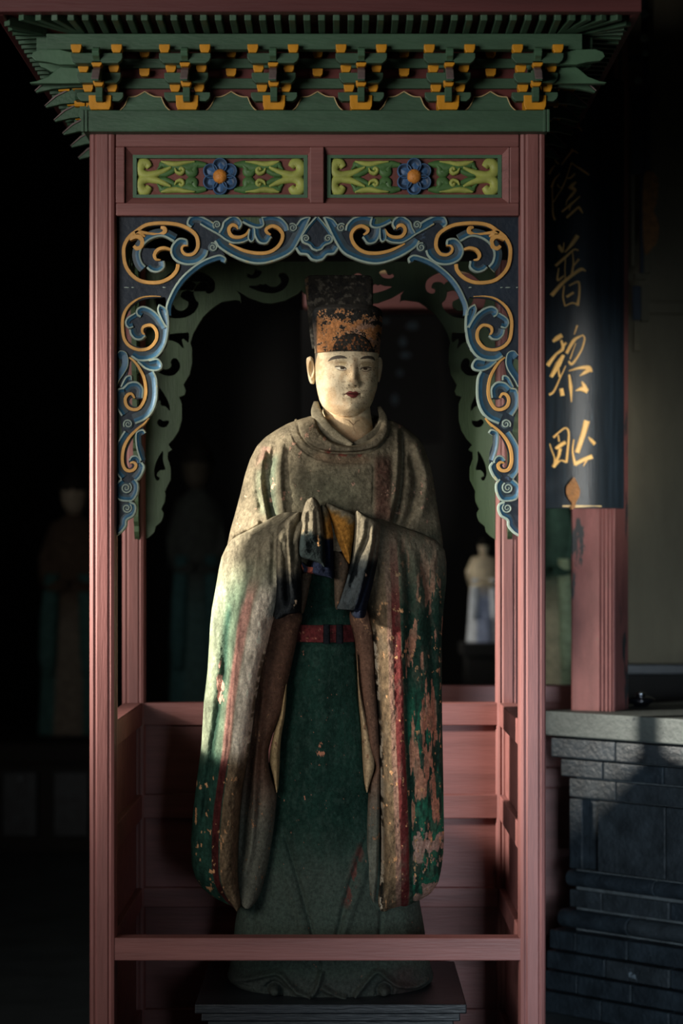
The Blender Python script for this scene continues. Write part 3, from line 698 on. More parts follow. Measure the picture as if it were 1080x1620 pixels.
# eave purlins
yP = -.100
MB().box((X(73, yP), yP, Z(78, yP)), (X(921, yP), yP+.03, Z(53, yP))).build('eave_purlin', M['green'], shrine, bevel=.002)
xpl, xpr = X(73, yP)-.03, X(921, yP)+.03
for x0 in (xpl, xpr-.03): MB().box((x0, yP+.04, Z(78, yP)), (x0+.03, DEP-yP-.04, Z(53, yP))).build('eave_purlin', M['green'], shrine, bevel=.002)
# roof edge boards, soffit and rafters
yE = -.235; ze = Z(24, yE); xe0, xe1 = X(-8, yE), X(1012, yE); yEb = DEP+.235
zr_in = Z(51, yP)
def soffit():
    mb = MB(); o = [(xe0, yE), (xe1, yE), (xe1, yEb), (xe0, yEb)]; i_ = [(bx0+.02, yW+.02), (bx1-.02, yW+.02), (bx1-.02, DEP-.02), (bx0+.02, DEP-.02)]
    zi = zr_in-.012+.09
    slope = (zr_in-ze)/(yP-yE)
    mb.v += [(x, y, ze+.014) for x, y in o]+[(x, y, ze+.014+slope*.24+.01) for x, y in i_]
    for k in range(4): j = (k+1) % 4; mb.face([k, j, j+4, k+4])
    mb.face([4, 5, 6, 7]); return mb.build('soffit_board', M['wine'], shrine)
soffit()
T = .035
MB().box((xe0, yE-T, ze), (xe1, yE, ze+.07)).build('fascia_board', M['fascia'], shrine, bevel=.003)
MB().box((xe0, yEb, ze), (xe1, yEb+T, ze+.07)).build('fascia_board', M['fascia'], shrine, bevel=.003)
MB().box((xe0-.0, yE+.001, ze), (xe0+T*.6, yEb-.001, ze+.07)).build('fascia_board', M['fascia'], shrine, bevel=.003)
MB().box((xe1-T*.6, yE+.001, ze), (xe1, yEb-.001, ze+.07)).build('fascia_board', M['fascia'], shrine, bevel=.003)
mb = MB(); o = [(xe0, yE-T), (xe1, yE-T), (xe1, yEb+T), (xe0, yEb+T)]; i_ = [(-.5, .25), (.38, .25), (.38, DEP-.25), (-.5, DEP-.25)]
mb.v += [(x, y, ze+.071) for x, y in o]+[(x, y, ze+.42) for x, y in i_]
for k in range(4): j = (k+1) % 4; mb.face([k, j, j+4, k+4])
mb.face([4, 5, 6, 7]); mb.face([3, 2, 1, 0]); mb.build('roof', M['ceil'], shrine)
tops = [33, 60, 86, 112]+[135+23.35*i for i in range(33)]+[905, 930, 955, 980]
zo = ze+.004
for tx in tops:
    xo = X(tx, yE)
    if tx < 130: xi = X(105+(tx-33)*.3, yP)
    elif tx > 890: xi = X(888+(tx-905)*.3, yP)
    else: xi = xo
    MB().beam((xo, yE-.002, zo-.006), (xi+(xi-xo)*.35, yP+.038, zr_in+.010), .0165, .022).build('rafter', M['green'], shrine, bevel=.002)
for k in range(26):
    y = yE+.06+k*(yEb-yE-.12)/25
    yi = max(yP+.05, min(DEP+.06, y))
    for xo, xi in ((xe0+.02, xpl+.0), (xe1-.02, xpr)):
        MB().beam((xo, y, zo-.004), (xi+(xi-xo)*.35, yi, zr_in+.014), .0165, .022).build('rafter', M['green'], shrine)

# ================================================================== STATUE
SY = 0.42                                  # depth of the statue's axis
def Tz(pts): return [(320+x/2.7, 640+y/2.7) for x, y in pts]        # traced on 2.7x enlargement of the chest
def Lz(pts): return [(280+x/2.4545, 960+y/2.4545) for x, y in pts]  # lower robe, 2.45x
def Hz(pts): return [(420+x/5.4, 780+y/5.4) for x, y in pts]        # hands, 5.4x
def Fz(pts): return [(480+x/8.31, 540+y/8.31) for x, y in pts]      # face, 8.3x
statue = thing('statue', 'painted clay statue of a standing official in wide sleeved robe and tall hat', 'statue', (X(522, SY), SY, 0.256))
DUST = np.array((140, 130, 108.)); DUSTD = np.array((108, 100, 84.)); TEAL = np.array((38, 66, 54.)); TEALL = np.array((116, 134, 110.))
TAN = np.array((190, 142, 100.)); PINK = np.array((206, 156, 138.)); CREAM = np.array((232, 218, 194.)); REDB = np.array((106, 48, 46.))
BROC = np.array((122, 102, 78.)); BROWN = np.array((112, 82, 66.)); NAVYP = np.array((25, 28, 30.)); BLUEP = np.array((19, 24, 38.)); GOLDP = np.array((170, 118, 52.)); DARK = np.array((44, 44, 40.))
def base(px, c): return np.broadcast_to(np.array(c, float), px.shape+(3,)).copy()
def dusty(px, py, c, amt=0.5, seed=1, sc=22):
    """grey dust lying on the paint in patches"""
    m = sst(0.5-amt*0.35, 0.75-amt*0.35, fbm(px, py, sc, sc*1.3, seed))
    return mixc(c, DUST*0.9, m*amt)
def chips(px, py, c, thr, seed, sc=9, sy=None, color=TAN, region=None, edgec=(60, 56, 48)):
    n = fbm(px, py, sc, sy, seed, 5)
    if region is not None: n = n-(1-region)*0.6
    c = mixc(c, np.array(edgec, float), sst(thr-.022, thr-.006, n)*0.6); v = fbm(px, py, 3, 3, seed+9)
    cc = np.asarray(color, float)*(0.82+0.36*v)[..., None]
    m = sst(thr-.004, thr+.012, n)[..., None]
    return c*(1-m)+cc*m
# ---------------------------------------------------------------- torso and upper arms
tor_rows = [(654, 499, 594), (661, 474, 612), (668, 454, 631), (678, 436, 648), (690, 418, 661), (705, 404, 672), (725, 394, 679), (750, 386, 685), (780, 379, 690), (810, 371, 694), (838, 363, 699), (862, 358, 702), (880, 362, 700), (895, 380, 690), (905, 410, 660)]
def tor_disp(px, py, u):
    f = lambda pts, w, h, k='r', **kw: fold(px, py, Tz(pts), w, h, k, **kw)
    d = 0
    chest = np.exp(-((px-532)/95.0)**4-((py-760)/130.0)**4)
    chest_ = .018*chest-.10*(1-sst(.80, 1.12, np.hypot((px-553)/50.0, (py-664)/44.0))); d = d+.018*chest-.10*(1-sst(.80, 1.12, np.hypot((px-553)/50.0, (py-664)/44.0)))
    # hollow between left arm and chest
    d = d-fold(px, py, [(432, 705), (427, 750), (430, 800), (440, 835)], 9, .022)-fold(px, py, [(414, 712), (408, 760), (417, 815)], 5, .010)
    d = d+f([(345, 150), (335, 300), (350, 490)], 6, .012)+f([(265, 190), (245, 330), (290, 520)], 5, .009)
    d = d+f([(300, 150), (285, 300), (325, 500)], 4, .006)
    # right arm
    d = d-f([(850, 100), (850, 250), (838, 400), (805, 540)], 5, .014)+f([(832, 85), (832, 250), (815, 400), (785, 530)], 5, .008)
    d = d+f([(900, 150), (955, 300), (950, 400), (920, 500)], 8, .013)-f([(880, 200), (905, 330), (880, 470), (850, 530)], 5, .010)
    d = d+f([(985, 250), (1005, 400), (1010, 560)], 6, .008)
    d = d-f([(890, 592), (950, 612), (1015, 615)], 6, .014)-f([(125, 580), (180, 565), (240, 548), (285, 515)], 6, .016)
    d = d+f([(150, 545), (205, 530), (255, 500)], 7, .008)
    # collar steps and chest patch
    ring = [(400, 70), (425, 140), (470, 190), (530, 210), (600, 216), (680, 212), (750, 188), (790, 130), (800, 75)]
    d = d+.006*sst(0, 2.2, -0+pdist(px, py, crom(Tz([(362, 92), (400, 180), (470, 240), (560, 266), (720, 266)]), 10)[0])[0])*0
    d = d+fold(px, py, Tz([(362, 92), (392, 170), (450, 228), (520, 258), (600, 268), (720, 266)]), 1.6, .0035)-fold(px, py, [(590, 738), (589, 780), (587, 806)], 1.8, .003)
    dd, sg, tt = pdist(px, py, crom(Tz(ring), 8)[0])
    d = d+.010*np.exp(-(np.clip(np.where(sg > 0, -dd, dd), -8, 1e9)/7)**2)*0
    d = d+np.where(sg < 0, .012*sst(0, 3, dd)*np.exp(-(dd/26)**4), 0)*(tt > .01)*(tt < .99)
    d = d-.005*np.exp(-(dd/2.2)**2)
    # brocade band in low relief
    br = np.exp(-((px-604)/13.0)**6)*sst(722, 735, py)*(1-sst(815, 835, py))
    d = d+br*(.002+.004*fbm(px, py, 5, 5, 31, 3))
    d = chest_+1.7*(d-chest_)
    d = d+.008*(fbm(px, py, 22, 26, 3)-.5)+.005*(fbm(px, py, 5, 4.5, 4, 4)-.5)
    return d
def tor_paint(px, py, u):
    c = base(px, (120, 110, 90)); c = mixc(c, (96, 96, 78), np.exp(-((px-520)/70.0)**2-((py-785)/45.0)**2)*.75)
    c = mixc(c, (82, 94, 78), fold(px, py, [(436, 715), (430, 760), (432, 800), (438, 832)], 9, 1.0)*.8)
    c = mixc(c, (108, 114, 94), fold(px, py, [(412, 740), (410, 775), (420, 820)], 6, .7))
    c = mixc(c, PINK*.85, np.clip(fold(px, py, [(423, 705), (414, 745)], 9, .6), 0, 1)*sst(.4, .6, fbm(px, py, 9, 9, 6)))
    br = np.exp(-((px-604)/13.0)**6)*sst(716, 735, py)*(1-sst(815, 838, py))
    c = mixc(c, (88, 54, 46), br*(.4+.4*fbm(px, py, 6, 6, 33)))
    c = mixc(c, (120, 62, 52), np.clip(fold(px, py, Tz([(520, 205), (570, 222), (640, 228), (700, 226)]), 2.5, 1.0), 0, 1)*sst(.42, .55, fbm(px, py, 7, 4, 12)))
    c = mixc(c, (112, 88, 68), np.clip(fold(px, py, Tz([(470, 215), (540, 245), (640, 250), (730, 240)]), 7, .5), 0, 1))
    c = c*(0.66+0.7*fbm(px, py, 16, 20, 8, 6))[..., None]
    c = chips(px, py, c, .76, 21, 9, 11, color=(190, 150, 126))
    low = sst(815, 900, py)*sst(610, 680, px); c = mixc(c, TEAL, low*.5*sst(.4, .6, fbm(px, py, 10, 22, 44)))
    c = chips(px, py, c, .74, 61, 8, 16, color=(160, 112, 88), region=low)
    return c
loft('robe', tor_rows, SY, [(654, .07), (668, .11), (700, .15), (760, .175), (850, .19), (1000, .16)], M['robe'], statue, tor_disp, tor_paint, ref=SY-.06, yshape=[(654, .43), (760, .41), (1000, .40)], e=.9, dx=1.2, dy=1.2)
# ---------------------------------------------------------------- skirt down to the hem
sk_rows = [(868, 470, 566), (930, 465, 570), (1000, 458, 575), (1100, 440, 590), (1200, 425, 602), (1300, 405, 625), (1400, 382, 655), (1440, 373, 667), (1480, 366, 674), (1520, 362, 680), (1550, 357, 686), (1564, 353, 691), (1572, 356, 689), (1577, 366, 680)]
def sk_disp(px, py, u):
    d = .004*(fbm(px, py, 14, 18, 51)-.5)+.0025*(fbm(px, py, 4, 4, 52, 3)-.5)
    d = d-fold(px, py, Lz([(400, 850), (450, 1000), (490, 1140), (530, 1290), (560, 1450)]), 4, .010)-fold(px, py, Lz([(740, 880), (700, 1000), (660, 1120), (620, 1290), (600, 1420)]), 4, .009)
    d = d+fold(px, py, Lz([(385, 900), (420, 1040), (470, 1180), (500, 1300)]), 7, .007)+fold(px, py, Lz([(750, 960), (715, 1080), (670, 1200), (640, 1300)]), 6, .008)
    d = d-fold(px, py, Lz([(795, 1180), (790, 1250), (782, 1400)]), 4, .009)+fold(px, py, Lz([(880, 1180), (900, 1320)]), 12, .006)-fold(px, py, Lz([(300, 1150), (285, 1300), (290, 1420)]), 5, .007)
    # scalloped hem over rock-like base
    for pts in ([(362, 1563), (400, 1552), (436, 1541), (452, 1551), (470, 1569), (492, 1577)], [(490, 1578), (502, 1560), (508, 1535)], [(560, 1578), (572, 1562), (592, 1540), (604, 1541), (625, 1560), (660, 1568), (684, 1558)], [(508, 1560), (530, 1572), (548, 1578)]):
        d = d+fold(px, py, pts, 4.5, .022, e0=.02, e1=.02)
    d = d-fold(px, py, [(412, 1570), (436, 1560), (462, 1576)], 5, .012)
    for cx, cy in ((434, 1569), (608, 1569)): r = np.hypot(px-cx, py-cy); d = d+.03*np.exp(-(r/9)**4)-.010*np.exp(-((r-12)/3)**2)
    d = d+sst(1535, 1575, py)*.012*(fbm(px, py, 9, 7, 57)-.5)
    return d
def sk_paint(px, py, u):
    c = base(px, (27, 50, 42)); c = c*(.7+.6*fbm(px, py, 20, 60, 71))[..., None]
    c = mixc(c, (48, 66, 58), sst(.5, .7, fbm(px, py, 5, 9, 72))*.5)
    dl = sst(1290, 1400, py+30*(fbm(px, py, 30, 30, 73)-.5)); c = mixc(c, (74, 80, 72), dl*.72)
    c = mixc(c, (104, 58, 52), np.clip(fold(px, py, Lz([(720, 920), (690, 1030), (655, 1180)]), 7, .8), 0, 1)*sst(.4, .55, fbm(px, py, 8, 14, 74)))
    spots = np.exp(-((px-509)/14.0)**2-((py-1190)/32.0)**2)+.9*np.exp(-((px-485)/9.0)**2-((py-1265)/9.0)**2)+.8*np.exp(-((px-478)/7.0)**2-((py-1136)/7.0)**2)+.75*np.exp(-((px-476)/6.0)**2-((py-1035)/22.0)**2)
    c = chips(px, py, c, .47, 75, 5, 6, color=(176, 118, 92), region=np.clip(spots, 0, 1)*.9+.04)
    c = chips(px, py, c, .82, 76, 4, 5, color=(150, 104, 84))
    hem = sst(1535, 1560, py); c = mixc(c, (54, 56, 54), hem*.6)
    c = mixc(c, (60, 46, 44), sst(1525, 1545, py)*np.exp(-((px-640)/25.0)**2)*.6)
    return c
loft('skirt', sk_rows, SY, [(868, .13), (930, .14), (1200, .165), (1480, .19), (1577, .21)], M['robe'], statue, sk_disp, sk_paint, ref=SY-.20, e=.95, dx=1.2, dy=1.3, yshape=[(868, .40), (1577, .42)])
# ---------------------------------------------------------------- sleeves
slL = [(812, 448, 484), (818, 432, 488), (828, 415, 490), (838, 396, 488), (850, 371, 484), (862, 360, 478), (880, 351, 470), (900, 346, 462), (930, 341, 450), (962, 335, 440), (990, 332, 431), (1010, 331, 427), (1060, 328, 415), (1110, 322, 406), (1180, 318, 397), (1240, 310, 386), (1290, 304, 381), (1330, 301, 379), (1368, 302, 378), (1390, 308, 379), (1406, 318, 381), (1420, 334, 383), (1430, 352, 382), (1436, 368, 378)]
def slL_disp(px, py, u):
    f = lambda pts, w, h, **k: fold(px, py, pts, w, h, **k)
    d = -f(Lz([(215, 0), (198, 100), (190, 250), (160, 440), (122, 700), (105, 900)]), 6, .016, e0=.25)+f(Lz([(175, 0), (160, 150), (135, 400), (95, 700), (85, 900)]), 8, .010, e0=.2)
    d = d-f(Lz([(250, 60), (232, 250), (212, 500), (180, 720), (155, 950), (150, 1080)]), 4, .009)-f(Lz([(300, 60), (290, 200)]), 4, .0)
    d = d+f([(404, 850), (398, 900), (388, 960), (382, 1010), (370, 1130)], 8, .010)-f([(412, 846), (408, 880), (402, 930)], 5, .006)
    d = d-f([(438, 835), (436, 880), (434, 930)], 5, .014)+f([(425, 838), (420, 880), (412, 940), (406, 1000)], 7, .008)
    d = d-f([(350, 905), (352, 940), (346, 1000)], 5, .006)-f([(372, 862), (382, 855), (400, 850)], 4, .008)
    d = d+f([(470, 812), (452, 832), (446, 860)], 6, .010)-f([(484, 815), (470, 835), (458, 870)], 5, .010)
    d = d+.08*sst(-.7, .9, u)+.008*(fbm(px, py, 16, 40, 81)-.5)+.0045*(fbm(px, py, 5, 8, 82, 4)-.5)
    low = sst(1150, 1300, py); d = d+low*.006*(fbm(px, py, 5, 6, 84, 3)-.5)*sst(.2, .5, u)
    return d
def slL_paint(px, py, u):
    v = (u+1)/2; w = v+.05*(fbm(px, py, 14, 60, 90)-.5)
    c = base(px, (136, 144, 120)); c = mixc(c, TEALL*.95, sst(.15, .3, w)*(1-sst(.42, .5, w)))
    c = mixc(c, TEAL, np.clip(fold(px, py, Lz([(215, -20), (198, 100), (190, 250), (160, 440), (122, 700), (105, 900)]), 5, .75, e0=.05), 0, 1))
    c = mixc(c, TEAL*1.1, np.clip(fold(px, py, Lz([(120, 100), (105, 300), (85, 450)]), 4, .4), 0, 1))
    c = mixc(c, PINK*1.02, sst(.45, .51, w)*(1-sst(.60, .70, w))*sst(895, 960, py))
    c = mixc(c, (206, 150, 136), sst(.48, .50, w)*(1-sst(.53, .58, w))*sst(930, 990, py)*sst(.35, .6, fbm(px, py, 5, 50, 91))*.7)
    c = mixc(c, CREAM, sst(.62, .70, w)*sst(885, 950, py))
    # lower part: brocade, and darker paint that puts the rail's shadow into the colour
    low = sst(1168, 1215, py+14*(fbm(px, py, 12, 20, 92)-.5))
    dk = base(px, (34, 62, 52)); dk = mixc(dk, REDB*.62, sst(.46, .49, w)*(1-sst(.61, .64, w))); dk = mixc(dk, BROC*.85, sst(.63, .66, w))
    dk = dk*(.72+.5*fbm(px, py, 5, 14, 93))[..., None]; c = mixc(c, 0, low*0); c = c*(1-low[..., None])+dk*low[..., None]
    up = 1-sst(870, 950, py+20*(fbm(px, py, 20, 20, 94)-.5)); c = mixc(c, DUST*.98, up*.95)
    c = c*(.66+.68*fbm(px, py, 7, 26, 95, 6))[..., None]
    c = chips(px, py, c, .63, 96, 7, 22, color=PINK*1.02, region=np.clip(.35+.65*np.exp(-((px-352)/10.0)**2-((py-1078)/38.0)**2)+.3*np.exp(-((px-345)/14.0)**2), 0, 1))
    c = chips(px, py, c, .715, 97, 6, 12, color=TAN, region=np.clip(.5+.5*sst(1100, 1250, py), 0, 1))
    edgeb = sst(.93, .97, v)*sst(1000, 1040, py); c = mixc(c, (96, 82, 62), edgeb*.8*sst(.35, .6, fbm(px, py, 4, 7, 98)))
    return c
loft('left_hanging_sleeve'.replace('left_', ''), slL, .33, [(812, .045), (850, .085), (950, .115), (1200, .13), (1380, .11), (1436, .03)], M['robe'], statue, slL_disp, slL_paint, ref=.29, e=.85, dx=1.0, dy=1.2, yshape=[(812, .25), (900, .29), (1100, .31), (1436, .33)])
slR = [(822, 580, 606), (832, 578, 632), (842, 576, 662), (855, 574, 690), (870, 572, 703), (890, 571, 706), (920, 572, 706), (960, 580, 702), (1000, 589, 699), (1080, 594, 699), (1150, 599, 700), (1250, 601, 702), (1320, 602, 703), (1350, 602, 702), (1375, 601, 699), (1398, 599, 694), (1416, 595, 682), (1428, 592, 662), (1436, 594, 645), (1439, 600, 630)]
def slR_disp(px, py, u):
    f = lambda pts, w, h, **k: fold(px, py, pts, w, h, **k)
    d = -f([(628, 838), (640, 880), (645, 960), (644, 1060), (645, 1160), (650, 1330), (644, 1425)], 5, .016, e0=.1, e1=.05)+f([(618, 838), (628, 880), (634, 960), (632, 1100), (634, 1330)], 6, .008)
    d = d-f([(655, 850), (668, 900), (678, 960), (682, 1060), (688, 1160), (690, 1280)], 4.5, .012)+f([(645, 850), (658, 920), (664, 1000), (668, 1160), (670, 1330)], 8, .011)
    d = d+f([(680, 870), (692, 950), (695, 1060)], 6, .007)-f([(662, 1020), (668, 1100), (672, 1200)], 4, .006)
    d = d+f([(600, 838), (606, 900), (612, 1000), (614, 1200), (615, 1390)], 8, .006)-f([(585, 830), (588, 870), (590, 900)], 5, .010)
    d = d+.045*sst(-.7, .85, -u)+.007*(fbm(px, py, 10, 30, 101)-.5)+.005*(fbm(px, py, 4, 7, 102, 3)-.5)
    d = d+.006*(fbm(px, py, 6, 10, 103, 3)-.5)*sst(1150, 1300, py)
    return d
def slR_paint(px, py, u):
    w = px+3*(fbm(px, py, 6, 40, 110)-.5)
    c = base(px, BROC*.80); c = c*(.62+.75*fbm(px, py, 4, 12, 111))[..., None]
    rx = np.interp(py, [820, 984, 1164, 1343, 1440], [612, 618, 625, 632, 634])
    c = mixc(c, (138, 104, 92), sst(rx-10, rx-5, w)*(1-sst(rx-1, rx+1, w))*.7)
    c = mixc(c, REDB*.85, sst(rx-1, rx+1, w)*(1-sst(rx+12, rx+14, w)))
    c = mixc(c, TEAL*.8, sst(rx+12, rx+15, w))
    rgt = sst(rx+16, rx+20, w)
    v = np.array((36, 92, 70.)); c = mixc(c, v, rgt*sst(.45, .62, fbm(px, py, 9, 40, 112))*sst(1050, 1150, py))
    c = chips(px, py, c, .485, 113, 7, 40, color=(158, 112, 90), region=rgt*(.62+.38*sst(.3, .7, fbm(px, py, 26, 90, 114))))
    c = chips(px, py, c, .50, 115, 12, 18, color=(150, 122, 108), region=rgt*sst(1260, 1330, py+30*(fbm(px, py, 14, 14, 116)-.5)))
    c = chips(px, py, c, .73, 117, 5, 9, color=TAN)
    up = 1-sst(845, 985, py+60*(fbm(px, py, 26, 40, 118)-.5)); c = mixc(c, DUSTD*.98, up*.92)
    c = mixc(c, DUSTD*.85, .35*sst(.55, .7, fbm(px, py, 8, 20, 119)))
    eb = np.exp(-((px-np.interp(py, [980, 1100, 1180, 1440], [590, 596, 601, 603]))/3.5)**2)*sst(985, 1010, py); n = fbm(px, py, 5, 10, 120)
    c = mixc(c, CREAM*.9, eb*sst(.45, .52, n)); c = mixc(c, DARK*.6, eb*(1-sst(.38, .44, n)))
    return c
loft('hanging_sleeve', slR, .33, [(822, .045), (855, .085), (950, .115), (1200, .13), (1380, .11), (1439, .03)], M['robe'], statue, slR_disp, slR_paint, ref=.29, e=.85, dx=1.0, dy=1.2, yshape=[(822, .25), (900, .29), (1100, .31), (1439, .33)])
# ---------------------------------------------------------------- brown linings seen inside the sleeve mouths
def liner(name, poly, Yc, hd, c0, c1, folds, rim=None, seed=1, lab=None, ref=None):
    rows = poly_rows(poly)
    def dsp(px, py, u):
        d = .003*(fbm(px, py, 8, 20, seed)-.5)
        for pts, w, h in folds: d = d+fold(px, py, pts, w, h)
        return d
    def pnt(px, py, u):
        c = base(px, c0); c = mixc(c, c1, sst(*rim, py) if rim else np.zeros(px.shape)); c = c*(.82+.36*fbm(px, py, 8, 30, seed+1))[..., None]
        return chips(px, py, c, .74, seed+2, 5, 9, color=(150, 112, 84))
    return loft(name, rows, Yc, hd, M['robe'], statue, dsp, pnt, ref=ref if ref else Yc-hd*.6, e=.8, dx=1.1, dy=1.2, sm=1)
liner('sleeve_lining', Lz([(350, 20), (478, 25), (470, 100), (450, 200), (428, 300), (412, 400), (370, 500), (352, 580), (362, 660), (385, 720), (382, 800), (370, 900), (350, 1020), (318, 1130), (280, 1168), (235, 1140), (225, 1000), (235, 800), (260, 600), (285, 400), (310, 200)]), .30, .075, BROWN*.95, (96, 96, 84),
      [(Lz([(345, 200), (330, 400), (305, 620), (300, 800), (285, 960), (250, 1060)]), 5, .012), (Lz([(330, 500), (325, 700), (312, 850)]), 4, -.008), (Lz([(290, 500), (262, 800), (248, 1000)]), 7, -.022)], (1190, 1330), 131)
liner('sleeve_lining', Lz([(670, 20), (760, 30), (775, 300), (790, 520), (788, 900), (775, 1120), (752, 1135), (737, 1070), (732, 900), (745, 700), (770, 620), (740, 540), (722, 420), (700, 260), (690, 150)]), .31, .07, BROWN*.95, (96, 96, 84),
      [(Lz([(765, 650), (758, 900), (756, 1100)]), 5, -.010)], (1190, 1330), 141)
# brocade slivers of the inner robe
liner('brocade_edge', Lz([(425, 300), (418, 420), (402, 520), (396, 640), (388, 720), (372, 660), (358, 590), (372, 500), (398, 420), (412, 350)]), .29, .05, (176, 150, 108), (150, 128, 92), [], None, 151)
liner('brocade_edge', Lz([(698, 180), (712, 330), (748, 500), (768, 610), (748, 690), (735, 720), (722, 640), (715, 480), (704, 360)]), .29, .05, (180, 152, 116), (150, 128, 92), [], None, 155)
# ---------------------------------------------------------------- belt
def belt_paint(px, py, u): 
    c = base(px, (96, 42, 42)); c = c*(.7+.6*fbm(px, py, 6, 6, 161))[..., None]; return chips(px, py, c, .74, 162, 5, 5, color=(150, 100, 80))
loft('belt', [(989, 456, 576), (1016, 455, 578)], SY-.02, .158, M['robe'], statue, lambda a, b, u: .002*(fbm(a, b, 6, 6, 163)-.5), belt_paint, ref=.26, e=.95)
for cx in (516.5, 537):
    loft('belt_tab', [(988, cx-5.5, cx+5.5), (1018, cx-6, cx+6)], .248, .022, M['robe'], statue, None, lambda px, py, u: base(px, (26, 28, 32))*(.7+.6*fbm(px, py, 4, 4, 165))[..., None], ref=.245, e=.5)
# ---------------------------------------------------------------- cloth over the joined hands
def cloth(name, poly, Yc, hd, folds, paint, seed, tilt=None, e=.8, ref=None):
    rows = poly_rows(poly)
    def dsp(px, py, u):
        d = .004*(fbm(px, py, 9, 12, seed)-.5)+.002*(fbm(px, py, 3, 3, seed+1, 3)-.5)
        for pts, w, h in folds: d = d+fold(px, py, pts, w, h)
        return d
    return loft(name, rows, Yc, hd, M['robe'], statue, dsp, paint, ref=ref if ref else Yc-hd*.7, e=e, dx=.9, dy=.9, sm=1, yshape=tilt)
def clothpaint(seed, y0, y1, lowc, chipc=TAN, thr=.68, region=None, top=DUST):
    def p(px, py, u):
        c = base(px, top*.80); t = sst(y0, y1, py+26*(fbm(px, py, 12, 14, seed)-.5))  # dust tone dimmed over the hands: their shade is put into the colour
        lc = base(px, lowc)*(.7+.6*fbm(px, py, 6, 10, seed+1))[..., None]
        c = c*(1-t[..., None])+lc*t[..., None]; c = c*(.86+.28*fbm(px, py, 10, 14, seed+2))[..., None]
        return chips(px, py, c, thr, seed+3, 7, 14, color=chipc, region=(t*.5+.5) if region is None else np.clip(region(px, py), 0, 1))
    return p
# forearm sleeve roll behind the hands
cloth('sleeve_fold', Hz([(290, 165), (350, 130), (560, 110), (760, 170), (900, 220), (960, 300), (900, 420), (700, 500), (400, 480), (250, 420), (150, 330), (170, 230)]), .24, .085, [], clothpaint(171, 2000, 2100, NAVYP), 171)
cloth('sleeve_fold', Hz([(170, 215), (210, 190), (300, 165), (308, 300), (304, 560), (302, 760), (298, 960), (286, 1020), (250, 1034), (205, 1022), (190, 1040), (130, 1072), (68, 1062), (78, 900), (72, 700), (76, 500), (95, 300)]), .185, .060,
      [(Hz([(150, 260), (165, 420), (180, 620), (185, 800), (190, 1000)]), 4, -.014), (Hz([(215, 210), (190, 380), (205, 560), (220, 760), (250, 900)]), 5, .010), (Hz([(110, 320), (105, 520), (120, 760), (120, 960)]), 7, .010), (Hz([(285, 230), (245, 420), (250, 600)]), 4, -.009), (Hz([(270, 600), (265, 800), (270, 980)]), 5, .007)],
      clothpaint(181, 890, 925, NAVYP*.9, (206, 178, 146), .60, lambda px, py: 1.0*np.exp(-((px-467)/8.0)**2-((py-950)/22.0)**2)+.55*np.exp(-((px-445)/8.0)**2-((py-920)/20.0)**2)+.15), 181)
goldblue = lambda px, py, u: (lambda t: (mixc(base(px, GOLDP*(1.0)), DUST*.85, np.clip(1-sst(800, 835, py+10*(fbm(px, py, 8, 8, 191)-.5)), 0, 1))*(1-t[..., None])+base(px, BLUEP)*t[..., None])*(.75+.5*fbm(px, py, 4, 5, 192))[..., None])(sst(850, 856, py+4*(fbm(px, py, 6, 6, 193)-.5)))
cloth('sleeve_fold', Hz([(470, 110), (520, 120), (560, 250), (578, 400), (580, 600), (580, 725), (540, 722), (400, 690), (380, 640), (480, 400), (480, 240)]), .155, .030, [(Hz([(500, 150), (530, 330), (545, 500), (548, 690)]), 4, .006)], goldblue, 191)
cloth('red_lining', Hz([(310, 590), (400, 640), (520, 640), (575, 720), (545, 724), (450, 700), (380, 690), (318, 668)]), .158, .026, [], clothpaint(196, 700, 701, np.array((120, 62, 50)), BLUEP*.9, .56), 196)
cloth('sleeve_fold', Hz([(390, 38), (430, 48), (462, 100), (482, 200), (496, 350), (512, 480), (514, 580), (505, 636), (460, 600), (380, 575), (300, 545), (284, 470), (296, 360), (312, 260), (300, 220), (325, 120), (350, 60)]), .135, .045,
      [(Hz([(345, 130), (330, 260), (330, 400), (330, 530)]), 6, .008), (Hz([(395, 110), (400, 260), (405, 420)]), 7, .007), (Hz([(370, 150), (362, 260), (355, 360)]), 4, -.008), (Hz([(450, 130), (470, 300), (490, 480), (490, 600)]), 5, .006), (Hz([(430, 140), (440, 280), (450, 420)]), 3, -.006)],
      clothpaint(201, 838, 850, NAVYP*.9+(2, 6, 4), (200, 150, 100), .56, lambda px, py: 1.1*np.exp(-((px-505)/6.5)**2-((py-855)/24.0)**2)+.9*np.exp(-((px-481)/5.0)**2-((py-838)/12.0)**2)+.12), 201)
goldp = lambda px, py, u: mixc(base(px, GOLDP*.95), DUST*.9, 1-sst(-6, 8, (py-805)+(520-px)*.55+16*(fbm(px, py, 12, 12, 211)-.5)))*(.72+.55*fbm(px, py, 3.5, 4, 212))[..., None]
cloth('sleeve_fold', Hz([(510, 90), (560, 92), (640, 130), (760, 185), (760, 330), (735, 500), (722, 600), (700, 590), (650, 500), (600, 380), (550, 240), (520, 160)]), .165, .035,
      [(Hz([(530, 140), (570, 260), (640, 430), (705, 590)]), 3, -.010), (Hz([(545, 130), (600, 260), (670, 420), (718, 560)]), 5, .006), (Hz([(640, 150), (690, 280), (715, 430)]), 10, .006)], goldp, 211)
liner('inner_lining', Hz([(585, 480), (640, 500), (720, 600), (700, 760), (640, 960), (615, 995), (592, 960), (585, 700)]), .20, .03, (92, 78, 64), (92, 78, 64), [], None, 221)
liner('inner_lining', Hz([(305, 690), (392, 690), (375, 800), (345, 940), (322, 1025), (296, 1015), (300, 850)]), .22, .03, (92, 76, 62), (92, 76, 62), [], None, 225)
